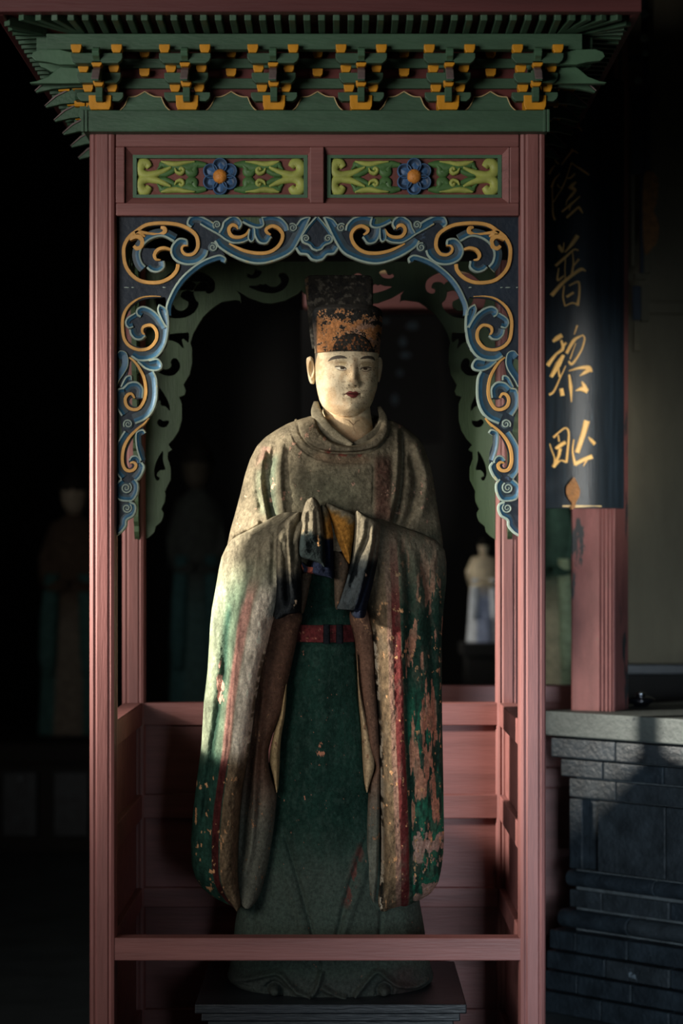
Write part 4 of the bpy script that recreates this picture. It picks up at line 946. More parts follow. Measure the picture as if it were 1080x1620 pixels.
cloth('sleeve_fold', Hz([(765, 165), (800, 155), (880, 200), (940, 225), (980, 270), (975, 400), (962, 560), (935, 700), (900, 850), (868, 980), (850, 1060), (790, 1075), (740, 1050), (720, 1005), (660, 985), (620, 995), (602, 990), (640, 900), (690, 740), (735, 560), (755, 380), (762, 260)]), .17, .065,
      [(Hz([(775, 190), (778, 330), (740, 560), (690, 760), (625, 970)]), 4, .014), (Hz([(880, 215), (868, 380), (800, 540), (760, 700), (715, 900)]), 5, -.014), (Hz([(840, 200), (840, 340), (790, 480), (740, 680)]), 6, .008), (Hz([(900, 230), (905, 400), (880, 560), (830, 760), (790, 1000)]), 7, .012), (Hz([(955, 270), (935, 440), (890, 640), (830, 860), (770, 1050)]), 3, -.012), (Hz([(700, 700), (680, 900), (720, 990)]), 6, -.006)],
      lambda px, py, u: (lambda c, b: mixc(c, BLUEP, b))(clothpaint(231, 858, 905, np.array((19, 23, 25.)), (206, 176, 142), .62, lambda X_, Y_: 1.0*np.exp(-((X_-576)/5.0)**2-((Y_-910)/14.0)**2)+.2)(px, py, u), sst(895, 930, py)*sst(-3, 3, px-(580-(py-900)*.30))*.85), 231)
# ---------------------------------------------------------------- neck, collars
def skin_c(px, py): 
    c = base(px, (222, 204, 168)); c = mixc(c, (184, 148, 106), sst(.45, .68, fbm(px, py, 20, 24, 301))*.55); return c
def neck_paint(px, py, u):
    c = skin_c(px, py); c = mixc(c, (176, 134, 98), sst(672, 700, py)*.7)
    for pts in (Fz([(545, 1035), (600, 1050), (655, 1105), (690, 1060), (740, 1040)]), Fz([(600, 1055), (650, 1110), (660, 1163), (680, 1200)])):
        c = mixc(c, (84, 64, 46), np.clip(fold(px, py, pts, .6, .85 if len(pts) > 4 else .35, e0=.02, e1=.02), 0, 1))
    return c
def neck_disp(px, py, u): return .004*(fbm(px, py, 12, 12, 305)-.5)+.004*np.exp(-((py-664)/5.0)**2)-.003*np.exp(-((py-657)/3.0)**2)
loft('neck', [(625, 512, 584), (645, 510, 586), (660, 508, 588), (680, 509, 592), (716, 502, 602)], .42, [(625, .075), (660, .082), (716, .10)], M['skin'], statue, neck_disp, neck_paint, ref=.36, dx=.8, dy=.8, e=.95, yshape=[(625, .435), (665, .425), (716, .385)])
cp = lambda s, c: (lambda px, py, u: base(px, c)*(.84+.32*fbm(px, py, 10, 8, s))[..., None])
def band3(name, pts, w, Ys, paint, hd=.016, parent=statue, rise=.0):
    """rolled cloth band along a path; Ys gives depth at the path's points"""
    c, t = crom(pts, 2.0); y = np.interp(t, np.linspace(0, 1, len(Ys)), Ys); ww = np.interp(t, np.linspace(0, 1, len(w)), w)
    d = np.gradient(c, axis=0); d /= np.hypot(d[:, 0], d[:, 1])[:, None]; nr = np.stack([-d[:, 1], d[:, 0]], 1)
    K = 20; a = np.arange(K)*2*PI/K; V = []; PXY = []
    for i in range(len(c)):
        for k in range(K):
            o = math.copysign(abs(math.cos(a[k]))**.7, math.cos(a[k]))*ww[i]; hh = math.copysign(abs(math.sin(a[k]))**.8, math.sin(a[k]))*hd
            q = c[i]+nr[i]*o; V.append(P(q[0], q[1], .36)+Vector((0, y[i]-.36-hh, 0))); PXY.append(q)
    mb = MB(); mb.rings([[tuple(v) for v in V[i*K:(i+1)*K]] for i in range(len(c))])
    me = mb.mesh(name); PXY = np.array(PXY); cc = lin(np.clip(paint(PXY[:, 0], PXY[:, 1], None), 0, 255))
    at = me.color_attributes.new('paint', 'FLOAT_COLOR', 'POINT'); at.data.foreach_set('color', np.concatenate([cc, np.ones((len(cc), 1))], 1).astype(np.float32).ravel())
    return link(name, me, M['robe'], parent, True)
band3('inner_collar', [(600, 640), (606, 662), (600, 682), (580, 698), (556, 709)], [3, 7, 9, 8, 5], [.44, .37, .325, .292, .28], cp(311, (112, 104, 86)), .012)
band3('inner_collar', [(499, 632), (500, 650), (508, 672), (528, 692), (556, 708)], [3.5, 8.5, 11, 10, 5], [.44, .37, .32, .288, .268], cp(313, (124, 116, 96)), .013)
band3('round_collar', [(466, 660), (480, 684), (502, 704), (530, 714), (556, 716), (584, 713), (604, 700), (616, 682), (622, 662)], [2, 7, 9, 8.5, 8, 8, 8, 6, 2], [.46, .36, .29, .262, .256, .262, .29, .35, .45], cp(315, (118, 110, 90)), .014)
# ---------------------------------------------------------------- head
hd_rows = [(544, 497, 600), (556, 497.5, 599.5), (576, 498, 599), (598, 498.5, 598.5), (612, 500.5, 596.5), (622, 502.5, 593.5), (631, 505, 590.5), (640, 509, 586.5), (648, 514, 581), (655, 521, 575), (660, 529, 569), (664, 539, 560)]
def head_disp(px, py, u):
    g = lambda cx, cy, sx, sy, h, p=2: h*np.exp(-np.abs((px-cx)/sx)**p-np.abs((py-cy)/sy)**p)
    d = 0
    # brow, nose bridge, nose, wings
    nw = np.interp(py, [560, 575, 590, 605, 614], [8, 6.5, 6, 7.5, 8]); nh = np.interp(py, [560, 570, 580, 592, 604, 609, 613, 616], [.001, .003, .0065, .012, .019, .0205, .014, 0])
    nc = np.interp(py, [560, 590, 612], [559, 559.5, 559]); d = d+nh*np.exp(-np.abs((px-nc)/nw)**2.2)
    d = d+g(551.5, 608.5, 4, 4.5, .006)+g(566.5, 608.5, 4, 4.5, .006)-g(554.5, 613.5, 2.2, 1.5, .003)-g(563.5, 613.5, 2.2, 1.5, .003)
    d = d-g(538.5, 582, 13, 8, .0075)-g(579, 582, 12, 8, .0075)
    d = d+g(538.5, 583.5, 10, 5.5, .0065)+g(579, 583.5, 10, 5.5, .0065)
    d = d-fold(px, py, Fz([(410, 352), (470, 345), (530, 350), (572, 385)]), 1.3, .0022)-fold(px, py, Fz([(740, 385), (790, 350), (850, 348), (900, 356)]), 1.3, .0022)
    d = d+g(533, 570, 16, 4.5, .0025)+g(582, 570, 14, 4.5, .0025)
    # cheeks, mouth mound, lips, chin
    d = d+g(525, 612, 18, 18, .006)+g(585, 612, 14, 18, .006)+g(558, 626, 15, 9, .006)
    d = d+g(558, 622.5, 9, 2.6, .0035)+g(558, 629, 7.5, 2.8, .0045)-g(558, 625.8, 12, 1.0, .004)-g(558, 616.5, 2.5, 3, .002)
    d = d-g(558, 634.5, 9, 3, .0035)+g(558, 645, 13, 8, .010)-g(545, 626, 2.5, 3, .003)-g(570, 626, 2.5, 3, .003)
    d = d-g(558, 657, 22, 3, .002)+.0016*(fbm(px, py, 12, 12, 321)-.5)
    return d
def head_paint(px, py, u):
    c = skin_c(px, py)
    c = mixc(c, (150, 112, 78), sst(.56, .70, fbm(px, py, 14, 16, 331))*.28*sst(505, 530, px))
    c = mixc(c, (180, 128, 84), np.exp(-((px-530)/14.0)**2-((py-640)/14.0)**2)*.35*fbm(px, py, 8, 8, 333)*1.4)
    L = lambda pts, w, colr, a=1.0, **k: mixc(c, colr, np.clip(fold(px, py, Fz(pts), w, a, e0=k.get('e0', .12), e1=k.get('e1', .12)), 0, 1))
    def R(pts, colr, a=1.0, soft=None):
        return mixc(c, colr, inpoly(px, py, crom(Fz(pts), .6, closed=True)[0]).astype(float)*a)
    c = mixc(c, (150, 124, 70), np.clip(fold(px, py, Fz([(470, 310), (520, 300), (560, 320)]), 4, .45), 0, 1)); c = mixc(c, (120, 100, 64), np.clip(fold(px, py, Fz([(760, 330), (820, 305), (880, 320)]), 4.5, .5), 0, 1))
    c = R([(318, 274), (370, 222), (450, 200), (520, 206), (576, 240), (520, 242), (450, 246), (380, 256)], (70, 62, 54), .88)
    c = R([(742, 246), (790, 208), (860, 196), (918, 205), (942, 252), (900, 238), (850, 234), (790, 243)], (66, 58, 50), .88)
    c = R([(418, 356), (470, 350), (530, 356), (566, 384), (520, 392), (466, 388)], (238, 228, 204), .95)
    c = R([(746, 388), (790, 358), (850, 354), (886, 366), (840, 392), (790, 400)], (226, 206, 172), .95)
    c = R([(484, 352), (532, 354), (532, 382), (508, 386), (486, 378)], (62, 50, 36), .95)
    c = R([(786, 356), (836, 356), (834, 382), (808, 388), (788, 382)], (48, 38, 28), .95)
    c = L([(405, 348), (470, 343), (530, 350), (572, 386)], .9, (44, 36, 30), .95); c = L([(738, 390), (790, 352), (850, 346), (905, 356)], .9, (44, 36, 30), .95)
    c = L([(430, 372), (480, 396), (540, 398), (566, 386)], .6, (90, 70, 54), .8); c = L([(748, 392), (800, 406), (850, 396), (886, 368)], .6, (80, 62, 48), .8)
    c = L([(410, 310), (480, 290), (560, 305), (590, 340)], .8, (150, 122, 88), .5); c = L([(730, 340), (760, 300), (840, 280), (900, 300)], .8, (140, 112, 80), .5)
    c = R([(552, 704), (590, 676), (622, 672), (650, 682), (680, 672), (716, 690), (724, 708), (690, 750), (640, 762), (596, 738)], (118, 50, 48), .95)
    c = L([(528, 716), (580, 704), (650, 708), (710, 706), (748, 700)], .7, (60, 24, 22), .95, e0=.02, e1=.02)
    c = R([(578, 590), (600, 592), (612, 600), (590, 602)], (60, 44, 32), .8); c = R([(660, 600), (690, 598), (700, 606), (675, 612)], (60, 44, 32), .6)
    n = fbm(px, py, 1.5, 1.5, 341, 2); c = mixc(c, (84, 62, 42), sst(.70, .80, n)*.75*np.clip(.25+sst(520, 560, px), 0, 1))
    c = mixc(c, (90, 70, 50), np.clip(fold(px, py, Fz([(490, 550), (560, 552)]), .5, .6), 0, 1))
    c = mixc(c, (90, 70, 52), np.clip(fold(px, py, Fz([(305, 980), (350, 935)]), .6, .9), 0, 1))
    # painted hair line in front of the ear
    c = mixc(c, (92, 84, 74), (inpoly(px, py, Fz([(110, 130), (190, 140), (165, 230), (148, 305), (118, 270)])))*.9)
    return c
loft('head', hd_rows, .43, [(544, .092), (600, .098), (630, .096), (650, .085), (660, .070), (664, .045)], M['skin'], statue, head_disp, head_paint, ref=.37, dx=.42, dy=.42, e=.92, yshape=[(544, .43), (630, .425), (655, .41), (664, .40)], back=.9, sm=4)
def ear_disp(px, py, u): return .004*np.exp(-((np.hypot((px-492)/5.5, (py-584)/17)-.85)/.2)**2)-.006*np.exp(-((px-493)/3.0)**2-((py-582)/9.0)**2)
loft('ear', poly_rows(Fz([(40, 215), (70, 200), (118, 205), (150, 300), (156, 480), (140, 548), (105, 556), (75, 520), (50, 400), (36, 280)]), .6), .44, .018, M['skin'], statue, ear_disp, lambda px, py, u: skin_c(px, py)*.98, ref=.42, dx=.5, dy=.5, e=.7, sm=1)
loft('ear', poly_rows([(597, 568), (603, 566), (605, 575), (603, 592), (599, 604), (596, 590)], .6), .455, .018, M['skin'], statue, None, lambda px, py, u: skin_c(px, py)*.98, ref=.44, dx=.5, dy=.5, e=.7, sm=1)
# ---------------------------------------------------------------- hat: front cap and tall back board
def hat_paint(px, py, u):
    c = base(px, (178, 120, 72)); c = mixc(c, (150, 122, 108), sst(.45, .6, fbm(px, py, 14, 10, 351))*sst(540, 575, px)*.8)
    n = .6*fbm(px, py, 9, 8, 352, 4)+.4*fbm(px, py, 1.8, 1.8, 357, 3)+.22*(1-sst(492, 520, py)); c = mixc(c, (176, 160, 140), sst(.545, .56, n)*(1-sst(.57, .585, n))*.6); c = mixc(c, (34, 33, 30), sst(.565, .59, n))
    c = mixc(c, (48, 46, 42), 1-sst(488, 494, py)); c = mixc(c, (52, 54, 56), (1-sst(499, 503, px+.0*py))*.8)
    r = np.hypot((px-558)/32.0, (py-557)/27.0); c = mixc(c, (32, 30, 26), (r < 1+.06*(fbm(px, py, 4, 4, 353)-.5))*.97)
    c = mixc(c, (150, 92, 50), (r < .95)*sst(.60, .66, fbm(px, py, 3.4, 3.4, 354, 3))*.8)
    return c*(.8+.4*fbm(px, py, 3, 3, 355, 3))[..., None]
def hat_disp(px, py, u):
    r = np.hypot((px-558)/32.0, (py-557)/27.0); return .003*(fbm(px, py, 4, 4, 356, 4)-.5)+.004*(1-sst(.92, 1.0, r))+.004*np.exp(-((py-491)/4.0)**2)
loft('hat_cap', [(483, 503, 596), (486, 496, 602), (490, 493.5, 605), (497, 493, 605.5), (510, 494, 605), (530, 496, 603), (557.5, 498, 600.5)], .43, [(483, .085), (488, .102), (557, .103)], M['hat'], statue, hat_disp, hat_paint, ref=.37, dx=.7, dy=.6, e=.82, back=.85, sm=1)
def hatb_paint(px, py, u):
    c = base(px, (42, 40, 35)); c = mixc(c, (96, 92, 82), sst(.55, .68, fbm(px, py, 7, 6, 361, 5)+.12*np.exp(-((px-505)/16.0)**2-((py-475)/20.0)**2))*.85); c = mixc(c, (26, 26, 26), sst(.58, .66, fbm(px, py, 9, 9, 362))*.8)
    c = mixc(c, (120, 92, 66), (px < 487.5)*sst(.5, .62, fbm(px, py, 3, 6, 363))*.7)
    return c
loft('hat_board', [(435.5, 487, 585), (437.5, 483, 588.5), (442, 481.5, 590), (470, 484, 590), (520, 489, 591), (550, 493, 592)], .505, .03, M['hat'], statue, lambda px, py, u: .002*(fbm(px, py, 5, 5, 364)-.5), hatb_paint, ref=.48, dx=.9, dy=.8, e=.32, back=1.0, sm=0)
# ---------------------------------------------------------------- plinth
plinth = thing('statue_plinth', 'black lacquered two-step wooden plinth under the robed statue', 'plinth', (X(523, .12), .42, 0))
yQ = .12; zt = Z(1589, yQ)
MB().box((X(308, yQ), yQ, Z(1604, yQ)), (X(738, yQ), .74, zt)).build('top_slab', M['black_wood'], plinth, bevel=.003)
MB().box((X(318, yQ), yQ+.008, Z(1617, yQ)), (X(728, yQ), .73, Z(1604.5, yQ))).build('lower_slab', M['black_wood'], plinth, bevel=.003)
MB().box((X(328, yQ), yQ+.02, 0.0), (X(718, yQ), .72, Z(1617.5, yQ))).build('plinth_body', M['black_wood'], plinth, bevel=.003)

# ================================================================== RIGHT: brick altar, column, couplet board
R2 = math.sqrt(.5)
ax0, ay0 = X(900, 1.3), 1.3                # near-left corner of the altar at the wall face
def alt(s, p, z): return (ax0+R2*s-R2*p, ay0-R2*s-R2*p, z)   # s along the face towards the right, p out of the face
altar = thing('brick_altar', 'dark grey brick altar with moulded courses and stone slab beside the shrine', 'altar', alt(.7, -.4, 0))
def abox(nm, s0, s1, p0, p1, z0, z1, m, rnd=False, bevel=.004):
    mb = MB()
    if rnd:                                 # half-round course
        k = 10; pr = [(p0, z0)]+[(p1-(p1-p0)*.0-.028*(1-math.sin(i*PI/k)), z0+(z1-z0)*(.5-.5*math.cos(i*PI/k))) for i in range(k+1)]+[(p0, z1)]
        mb.v += [alt(s0, a, b) for a, b in pr]+[alt(s1, a, b) for a, b in pr]; n = len(pr)
        mb.face(list(range(n))); mb.face(list(range(2*n-1, n-1, -1)))
        for i in range(n): j = (i+1) % n; mb.face([i, n+i, n+j, j])
    else:
        mb.v += [alt(*q) for q in ((s0, p0, z0), (s1, p0, z0), (s1, p1, z0), (s0, p1, z0), (s0, p0, z1), (s1, p0, z1), (s1, p1, z1), (s0, p1, z1))]
        for q in ((0, 3, 2, 1), (4, 5, 6, 7), (0, 1, 5, 4), (1, 2, 6, 5), (2, 3, 7, 6), (3, 0, 4, 7)): mb.face(list(q))
    return mb.build(nm, m, altar, bevel=bevel)
AL = 1.5
abox('core', .02, AL, -1.0, -.012, 0.0, .444, M['mortar'], bevel=0); abox('core', .02, AL, -1.0, -.05, .4445, .667, M['brick2'], bevel=0); abox('core', .02, AL, -1.0, -.012, .6675, .86, M['mortar'], bevel=0)
abox('top_slab', -.055, AL, -1.0, .055, .862, .938, M['slab'])
rr = random.Random(5)
def course(z0, z1, p, L, off, rnd=False, mats=('brick', 'brick2')):
    s = -p; first = True
    while s < AL:
        e = min(AL, s+(L*off if first else L*rr.uniform(.9, 1.1))); first = False
        j = rr.uniform(-.003, .003)
        abox('brick', s, e-.004, -.10, p+j, z0+.002, z1-.002, M[mats[rr.randrange(2)]], rnd); s = e
course(.793, .856, .040, .30, .85); course(.733, .790, .018, .24, .7); course(.668, .730, .0, .30, .62)
course(.388, .444, .010, .36, .95, True); course(.326, .384, .0, .26, .5); course(.262, .322, .026, .34, .8, True)
course(.196, .258, .045, .22, .5); course(.134, .193, .050, .26, .9); course(.070, .131, .055, .22, .6); course(.0, .067, .060, .26, .9)
for s_ in (.054, .462, .862): abox('recess', s_, s_+.05, -.08, -.035, .447, .665, M['brick2'], bevel=0)
def zone(s0, s1, p, m, nm): abox(nm, s0, s1, -.08, p, .447, .665, M[m])
zone(0, .052, 0, 'brick2', 'pilaster'); zone(.108, .366, -.004, 'brick', 'panel'); zone(.371, .46, .0, 'brick', 'pilaster'); zone(.51, .77, -.004, 'brick2', 'panel'); zone(.775, .86, 0, 'brick', 'pilaster'); zone(.91, 1.2, -.004, 'brick', 'panel'); zone(1.205, AL, 0, 'brick2', 'pilaster')
# ---- glossy black lidded dish on the slab
yD = 1.5
dish = thing('incense_dish', 'small glossy black lidded dish on the grey stone altar slab', 'dish', (X(1013, yD), yD, .938))
def lathe(nm, prof, m, parent, c=None):
    c = parent.location if c is None else c
    return MB().rings([[(c[0]+r*math.cos(a), c[1]+r*math.sin(a), c[2]+z) for a in [i*2*PI/40 for i in range(40)]] for r, z in prof]).build(nm, m, parent, True)
lathe('bowl', [(.020, 0), (.024, .004), (.040, .014), (.046, .020), (.044, .021)], M['gloss_black'], dish)
highlight_mat = surface('highlight_metal', (200, 206, 212), .15, .9, 1.05, 10, bump=.02); highlight_mat.node_tree.nodes['Principled BSDF'].inputs['Metallic'].default_value = 1.0
lathe('lid', [(.047, .021), (.047, .024), (.040, .029), (.026, .033), (.012, .035), (.001, .0355)], M['gloss_black'], dish)
lathe('highlight_knob', [(.014, .034), (.017, .039), (.017, .043), (.012, .047), (.001, .048)], highlight_mat, dish)  # bright metal knob added to stand for the white highlight on the dish
# ---- column on the altar
yC = 1.36; cxx = X(948, yC)
colm = thing('red_column', 'red painted timber column with flaking paint and grooved edge standing on the altar', 'column', (cxx, yC, .938))
w = .0715; ang = math.radians(-24)
def rot(a, b): return (cxx+a*math.cos(ang)-b*math.sin(ang), yC+a*math.sin(ang)+b*math.cos(ang))
sec = [(-w, -w+.006), (-w+.006, -w)]
for g in (.012, .024, .037, .049):
    sec += [(w-.058+g-.0035, -w), (w-.058+g-.001, -w+.007), (w-.058+g+.001, -w+.007), (w-.058+g+.0035, -w)]
sec += [(w-.004, -w), (w, -w+.004), (w, w), (-w, w)]
MB().prism([rot(*q) for q in sec], 'z', .938, 3.6).build('shaft', M['column'], colm)
# ---- couplet board with gilded characters
yK = 1.225; kx0, kx1 = 850, 991; kc, kw = (kx0+kx1)/2.0, (kx1-kx0)/2.0
boardt = thing('couplet_board', 'long curved blue black board with four gold brush written characters on the column', 'signboard', (X(kc, yK), yK+.06, Z(804, yK)))
def mapB(u, v, h):
    t = (u-kc)/kw; dY = .062*t*t; p = P(u, v, yK)
    return (p.x, yK+dY-h, p.z)
mb = MB(); K = 28; zb_, zt_ = Z(804, yK), Z(120, yK); ring0 = []; 
prof = [(X(kc+kw*(2*i/K-1), yK), yK+.062*(2*i/K-1)**2) for i in range(K+1)]
prof += [(x, y+.018) for x, y in prof[::-1]]
MB().prism(prof, 'z', zb_, zt_).build('board', M['board'], boardt, bevel=.002)
def G(pts, ox, oy, k): return [(ox+x/k, oy+y/k) for x, y in pts]
c1 = lambda q: G(q, 850, 170, 7.2); c2 = lambda q: G(q, 850, 370, 6.0); c3 = lambda q: G(q, 850, 620, 7.2)
STR = {'stroke_group_top': (c1, 7.2, [([(305, 180), (305, 240)], [10, 12]), ([(440, 105), (430, 130)], [12, 14]), ([(525, 60), (530, 120)], [12, 6]), ([(460, 210), (482, 240), (505, 275)], [10, 22, 8])]),
 'character_1': (c1, 7.2, [([(395, 470), (380, 510), (330, 570), (275, 650)], [20, 26, 20, 8]), ([(390, 490), (430, 500), (462, 525)], [22, 16, 8]), ([(205, 580), (222, 610), (250, 635)], [12, 18, 14]), ([(203, 645), (165, 695), (142, 740)], [10, 24, 30]), ([(258, 745), (200, 810), (165, 895)], [10, 22, 30]), ([(175, 880), (180, 1060), (185, 1200), (205, 1272)], [7, 8, 18, 24]),
   ([(385, 630), (340, 770), (295, 890), (240, 980), (190, 1062)], [14, 14, 15, 12, 8]), ([(232, 865), (250, 895), (278, 906), (312, 840)], [6, 8, 10, 8]), ([(385, 628), (440, 670), (510, 715), (590, 770)], [10, 14, 26, 20]), ([(330, 800), (375, 800), (424, 755)], [8, 22, 24]), ([(438, 848), (400, 880), (358, 920)], [18, 42, 34]), ([(375, 900), (410, 925), (440, 945)], [36, 44, 22]), ([(435, 945), (385, 1000), (332, 1062)], [22, 36, 14]), ([(482, 1012), (370, 1110), (280, 1182)], [16, 30, 22]), ([(335, 1060), (325, 1110)], [8, 8]), ([(375, 1105), (362, 1170)], [26, 12]), ([(468, 1132), (400, 1190), (332, 1252)], [26, 28, 26]), ([(466, 1130), (490, 1165), (515, 1205)], [28, 30, 12])]),
 'character_2': (c2, 6.0, [([(378, 15), (330, 90), (262, 172)], [44, 38, 14]), ([(205, 100), (222, 135), (242, 172)], [24, 36, 22]), ([(252, 80), (245, 165)], [8, 14]), ([(388, 158), (345, 150), (262, 220), (175, 295)], [14, 16, 26, 26]), ([(332, 170), (340, 280), (326, 382)], [10, 16, 22]), ([(268, 220), (262, 330), (266, 430)], [8, 8, 8]), ([(392, 240), (345, 300)], [22, 14]), ([(205, 318), (195, 430), (252, 395)], [10, 20, 14]), ([(458, 352), (412, 338), (330, 390), (230, 472), (140, 575)], [12, 34, 30, 34, 38]), ([(256, 488), (245, 590), (262, 682)], [12, 14, 12]), ([(300, 490), (372, 456), (394, 472), (396, 570), (378, 682)], [12, 22, 22, 22, 30]), ([(278, 596), (342, 555)], [24, 22]), ([(262, 682), (330, 655), (380, 672)], [10, 16, 12])]),
 'character_3': (c2, 6.0, [([(152, 1015), (190, 985), (235, 958)], [26, 46, 40]), ([(228, 1005), (242, 1085), (180, 1140), (102, 1240)], [22, 32, 24, 42]), ([(272, 1030), (220, 1112)], [22, 16]), ([(248, 1148), (200, 1235), (135, 1352)], [30, 52, 32]), ([(190, 1210), (212, 1355)], [20, 18]), ([(376, 868), (348, 955)], [18, 10]), ([(432, 958), (345, 1010), (275, 1132)], [10, 34, 30]), ([(428, 960), (446, 1000), (412, 1110), (330, 1232), (294, 1208)], [14, 18, 18, 24, 18]), ([(362, 1038), (308, 1190)], [8, 12]), ([(298, 1300), (400, 1272), (485, 1272), (516, 1310)], [8, 26, 46, 18]), ([(498, 1290), (445, 1318), (402, 1348)], [36, 34, 10]), ([(270, 1250), (215, 1370), (160, 1490), (118, 1520)], [8, 14, 18, 24]), ([(300, 1335), (315, 1450), (322, 1595)], [18, 34, 10]), ([(228, 1465), (240, 1535)], [36, 38]), ([(362, 1488), (420, 1472), (475, 1494)], [8, 46, 46]), ([(418, 1402), (440, 1440), (470, 1495)], [12, 40, 36])]),
 'character_4': (c3, 7.2, [([(148, 585), (172, 665), (200, 750), (198, 830)], [12, 16, 18, 20]), ([(188, 515), (250, 455), (322, 410), (356, 470), (346, 650), (330, 805)], [28, 20, 20, 24, 26, 28]), ([(240, 488), (250, 565)], [14, 20]), ([(212, 642), (265, 605), (322, 570)], [32, 46, 40]), ([(262, 640), (240, 740), (186, 855)], [40, 32, 40]), ([(190, 842), (268, 780), (330, 800)], [40, 18, 26]), ([(562, 328), (520, 480), (450, 692)], [70, 60, 52]), ([(412, 540), (400, 680), (430, 835)], [14, 22, 36]), ([(425, 825), (530, 770), (625, 735)], [44, 44, 52]), ([(565, 768), (522, 845)], [28, 8]), ([(580, 515), (612, 550), (655, 595)], [10, 40, 40])])}
for nm, (f, k, lst) in STR.items():
    for pts, wd in lst:
        g = f(pts)
        ribbon('brush_stroke', g, ([-1, -.6, .6, 1], [.0015, .004, .004, .0015], [0, 0, 0]), mapB, [M['leafgold']], boardt, width=[max(.8, q/2.0/k) for q in wd], drop=.004, step=.8)
leafp = c3([(405, 975), (425, 1010), (455, 1070), (472, 1130), (462, 1200), (430, 1260), (415, 1318), (385, 1318), (382, 1270), (345, 1220), (320, 1150), (325, 1080), (360, 1030)])
v, f_ = filled([dense(leafp)])
plate('flame_hook', [dense(leafp)], lambda u, v_, h: (lambda q: (q[0], q[1]-.030, q[2]))(mapB(u, v_, h)), .010, M['bronze'], boardt)
MB().box((X(903, yK-.03), yK-.026, Z(806, yK)), (X(908, yK-.03), yK+.02, Z(801, yK))).build('hook_stem', M['bronze'], boardt)
ribbon('bottom_chips', [(890, 800.5), (912, 801), (940, 800.5), (952, 801)], ([-1, 1], [.001, .001], [0]), mapB, [M['cream']], boardt, width=[1.2, 2.0, .6, 1.0], drop=.003)
# ---- aged plaster screen wall at the right rear
yS = 2.35
def wbox(nm, x0, x1, p0, p1, dd, m): 
    o = MB().box((X(x0, yS), yS-dd, Z(p1, yS)), (X(x1, yS), yS+.2, Z(p0, yS))).build(nm, m, bevel=.004); o['kind'] = 'structure'; return o
wbox('wall_rear', 992, 1900, -900, 478, 0.0, M['plaster']); wbox('trim_1', 992, 1900, 478, 497, .02, M['plaster']); wbox('wall_side', 992, 1900, 497, 1050, .006, M['plaster'])
wbox('trim_2', 980, 1900, 1050, 1066, .05, M['black_wood']); wbox('wall_base', 985, 1900, 1066, 1500, -.02, M['dark_wall'])
# ---- blue carved shrine frame in the dark at the right
yG = 1.95
cf = thing('carved_frame', 'dark blue carved frame edge of another shrine against the plaster wall', 'frame', (X(1015, yG), yG, 0))
def fb(nm, x0, y0, x1, y1, m, t=.03, o=0): return MB().box((X(x0, yG), yG-o, Z(y1, yG)), (X(x1, yG), yG+t, Z(y0, yG))).build(nm, M[m], cf, bevel=.002)
mapG = lambda u, v_, h: (X(u, yG), yG-.006-h, Z(v_, yG))
fb('upright', 1016, -300, 1024, 78, 'navy'); fb('upright', 1018, 84, 1026, 136, 'navy'); fb('upright', 1012, 276, 1018, 432, 'navy'); fb('upright', 1024, -300, 1034, 276, 'plaster', .02, -.01)
fb('cross_bar', 994, 87, 1026, 96, 'navy'); fb('cross_bar', 996, 136, 1030, 146, 'navy'); fb('cross_bar', 996, 266, 1028, 276, 'navy'); fb('upright', 1020, 146, 1028, 266, 'navy'); fb('inset_panel', 998, 147, 1020, 265, 'navy', .01, -.012)
fb('upright', 998, 276, 1004, 420, 'plaster', .02); fb('bracket_block', 1018, 396, 1028, 432, 'plaster'); fb('bracket_block', 1004, 432, 1022, 442, 'plaster'); fb('bracket_block', 1014, 452, 1026, 508, 'plaster'); fb('upright', 1000, 452, 1014, 506, 'navy', .02); fb('bracket_block', 1002, 508, 1013, 556, 'plaster')
plate('carved_relief', [dense([(1018, 280), (1040, 282), (1038, 320), (1034, 335), (1041, 355), (1040, 378), (1032, 392), (1018, 396)])], mapG, .02, M['bronze'], cf)
for cx, cy, r in ((1018, 22, 6), (1018, 60, 6), (1020, 84, 4), (1008, 127, 5)):
    pts = [(cx+r*(1-.8*i/20)*math.cos(i*.5), cy+r*(1-.8*i/20)*math.sin(i*.5)) for i in range(21)]
    ribbon('scroll', pts, ([-1.6, 0, 1.6], [.004, .008, .004], [0, 0]), mapG, [M['pale']], cf, drop=.008)
# ---- red panelled railing behind the shrine at the right
yR = 1.75
rl = thing('red_railing', 'red panelled wooden railing behind the shrine between its post and the altar', 'railing', (X(770, yR), yR+.03, 0))
def rb(nm, p0, p1, dd, m='red_h'): return MB().box((X(585, yR), yR-dd, Z(p1, yR)), (X(925, yR), yR+.04, Z(p0, yR))).build(nm, M[m], rl, bevel=.004)
rb('top_rail', 1084, 1112, .02); rb('panel', 1112, 1214, 0); rb('middle_rail', 1214, 1246, .012); rb('lower_panel', 1246, 1480, 0); rb('bottom_rail', 1480, 1545, .012)

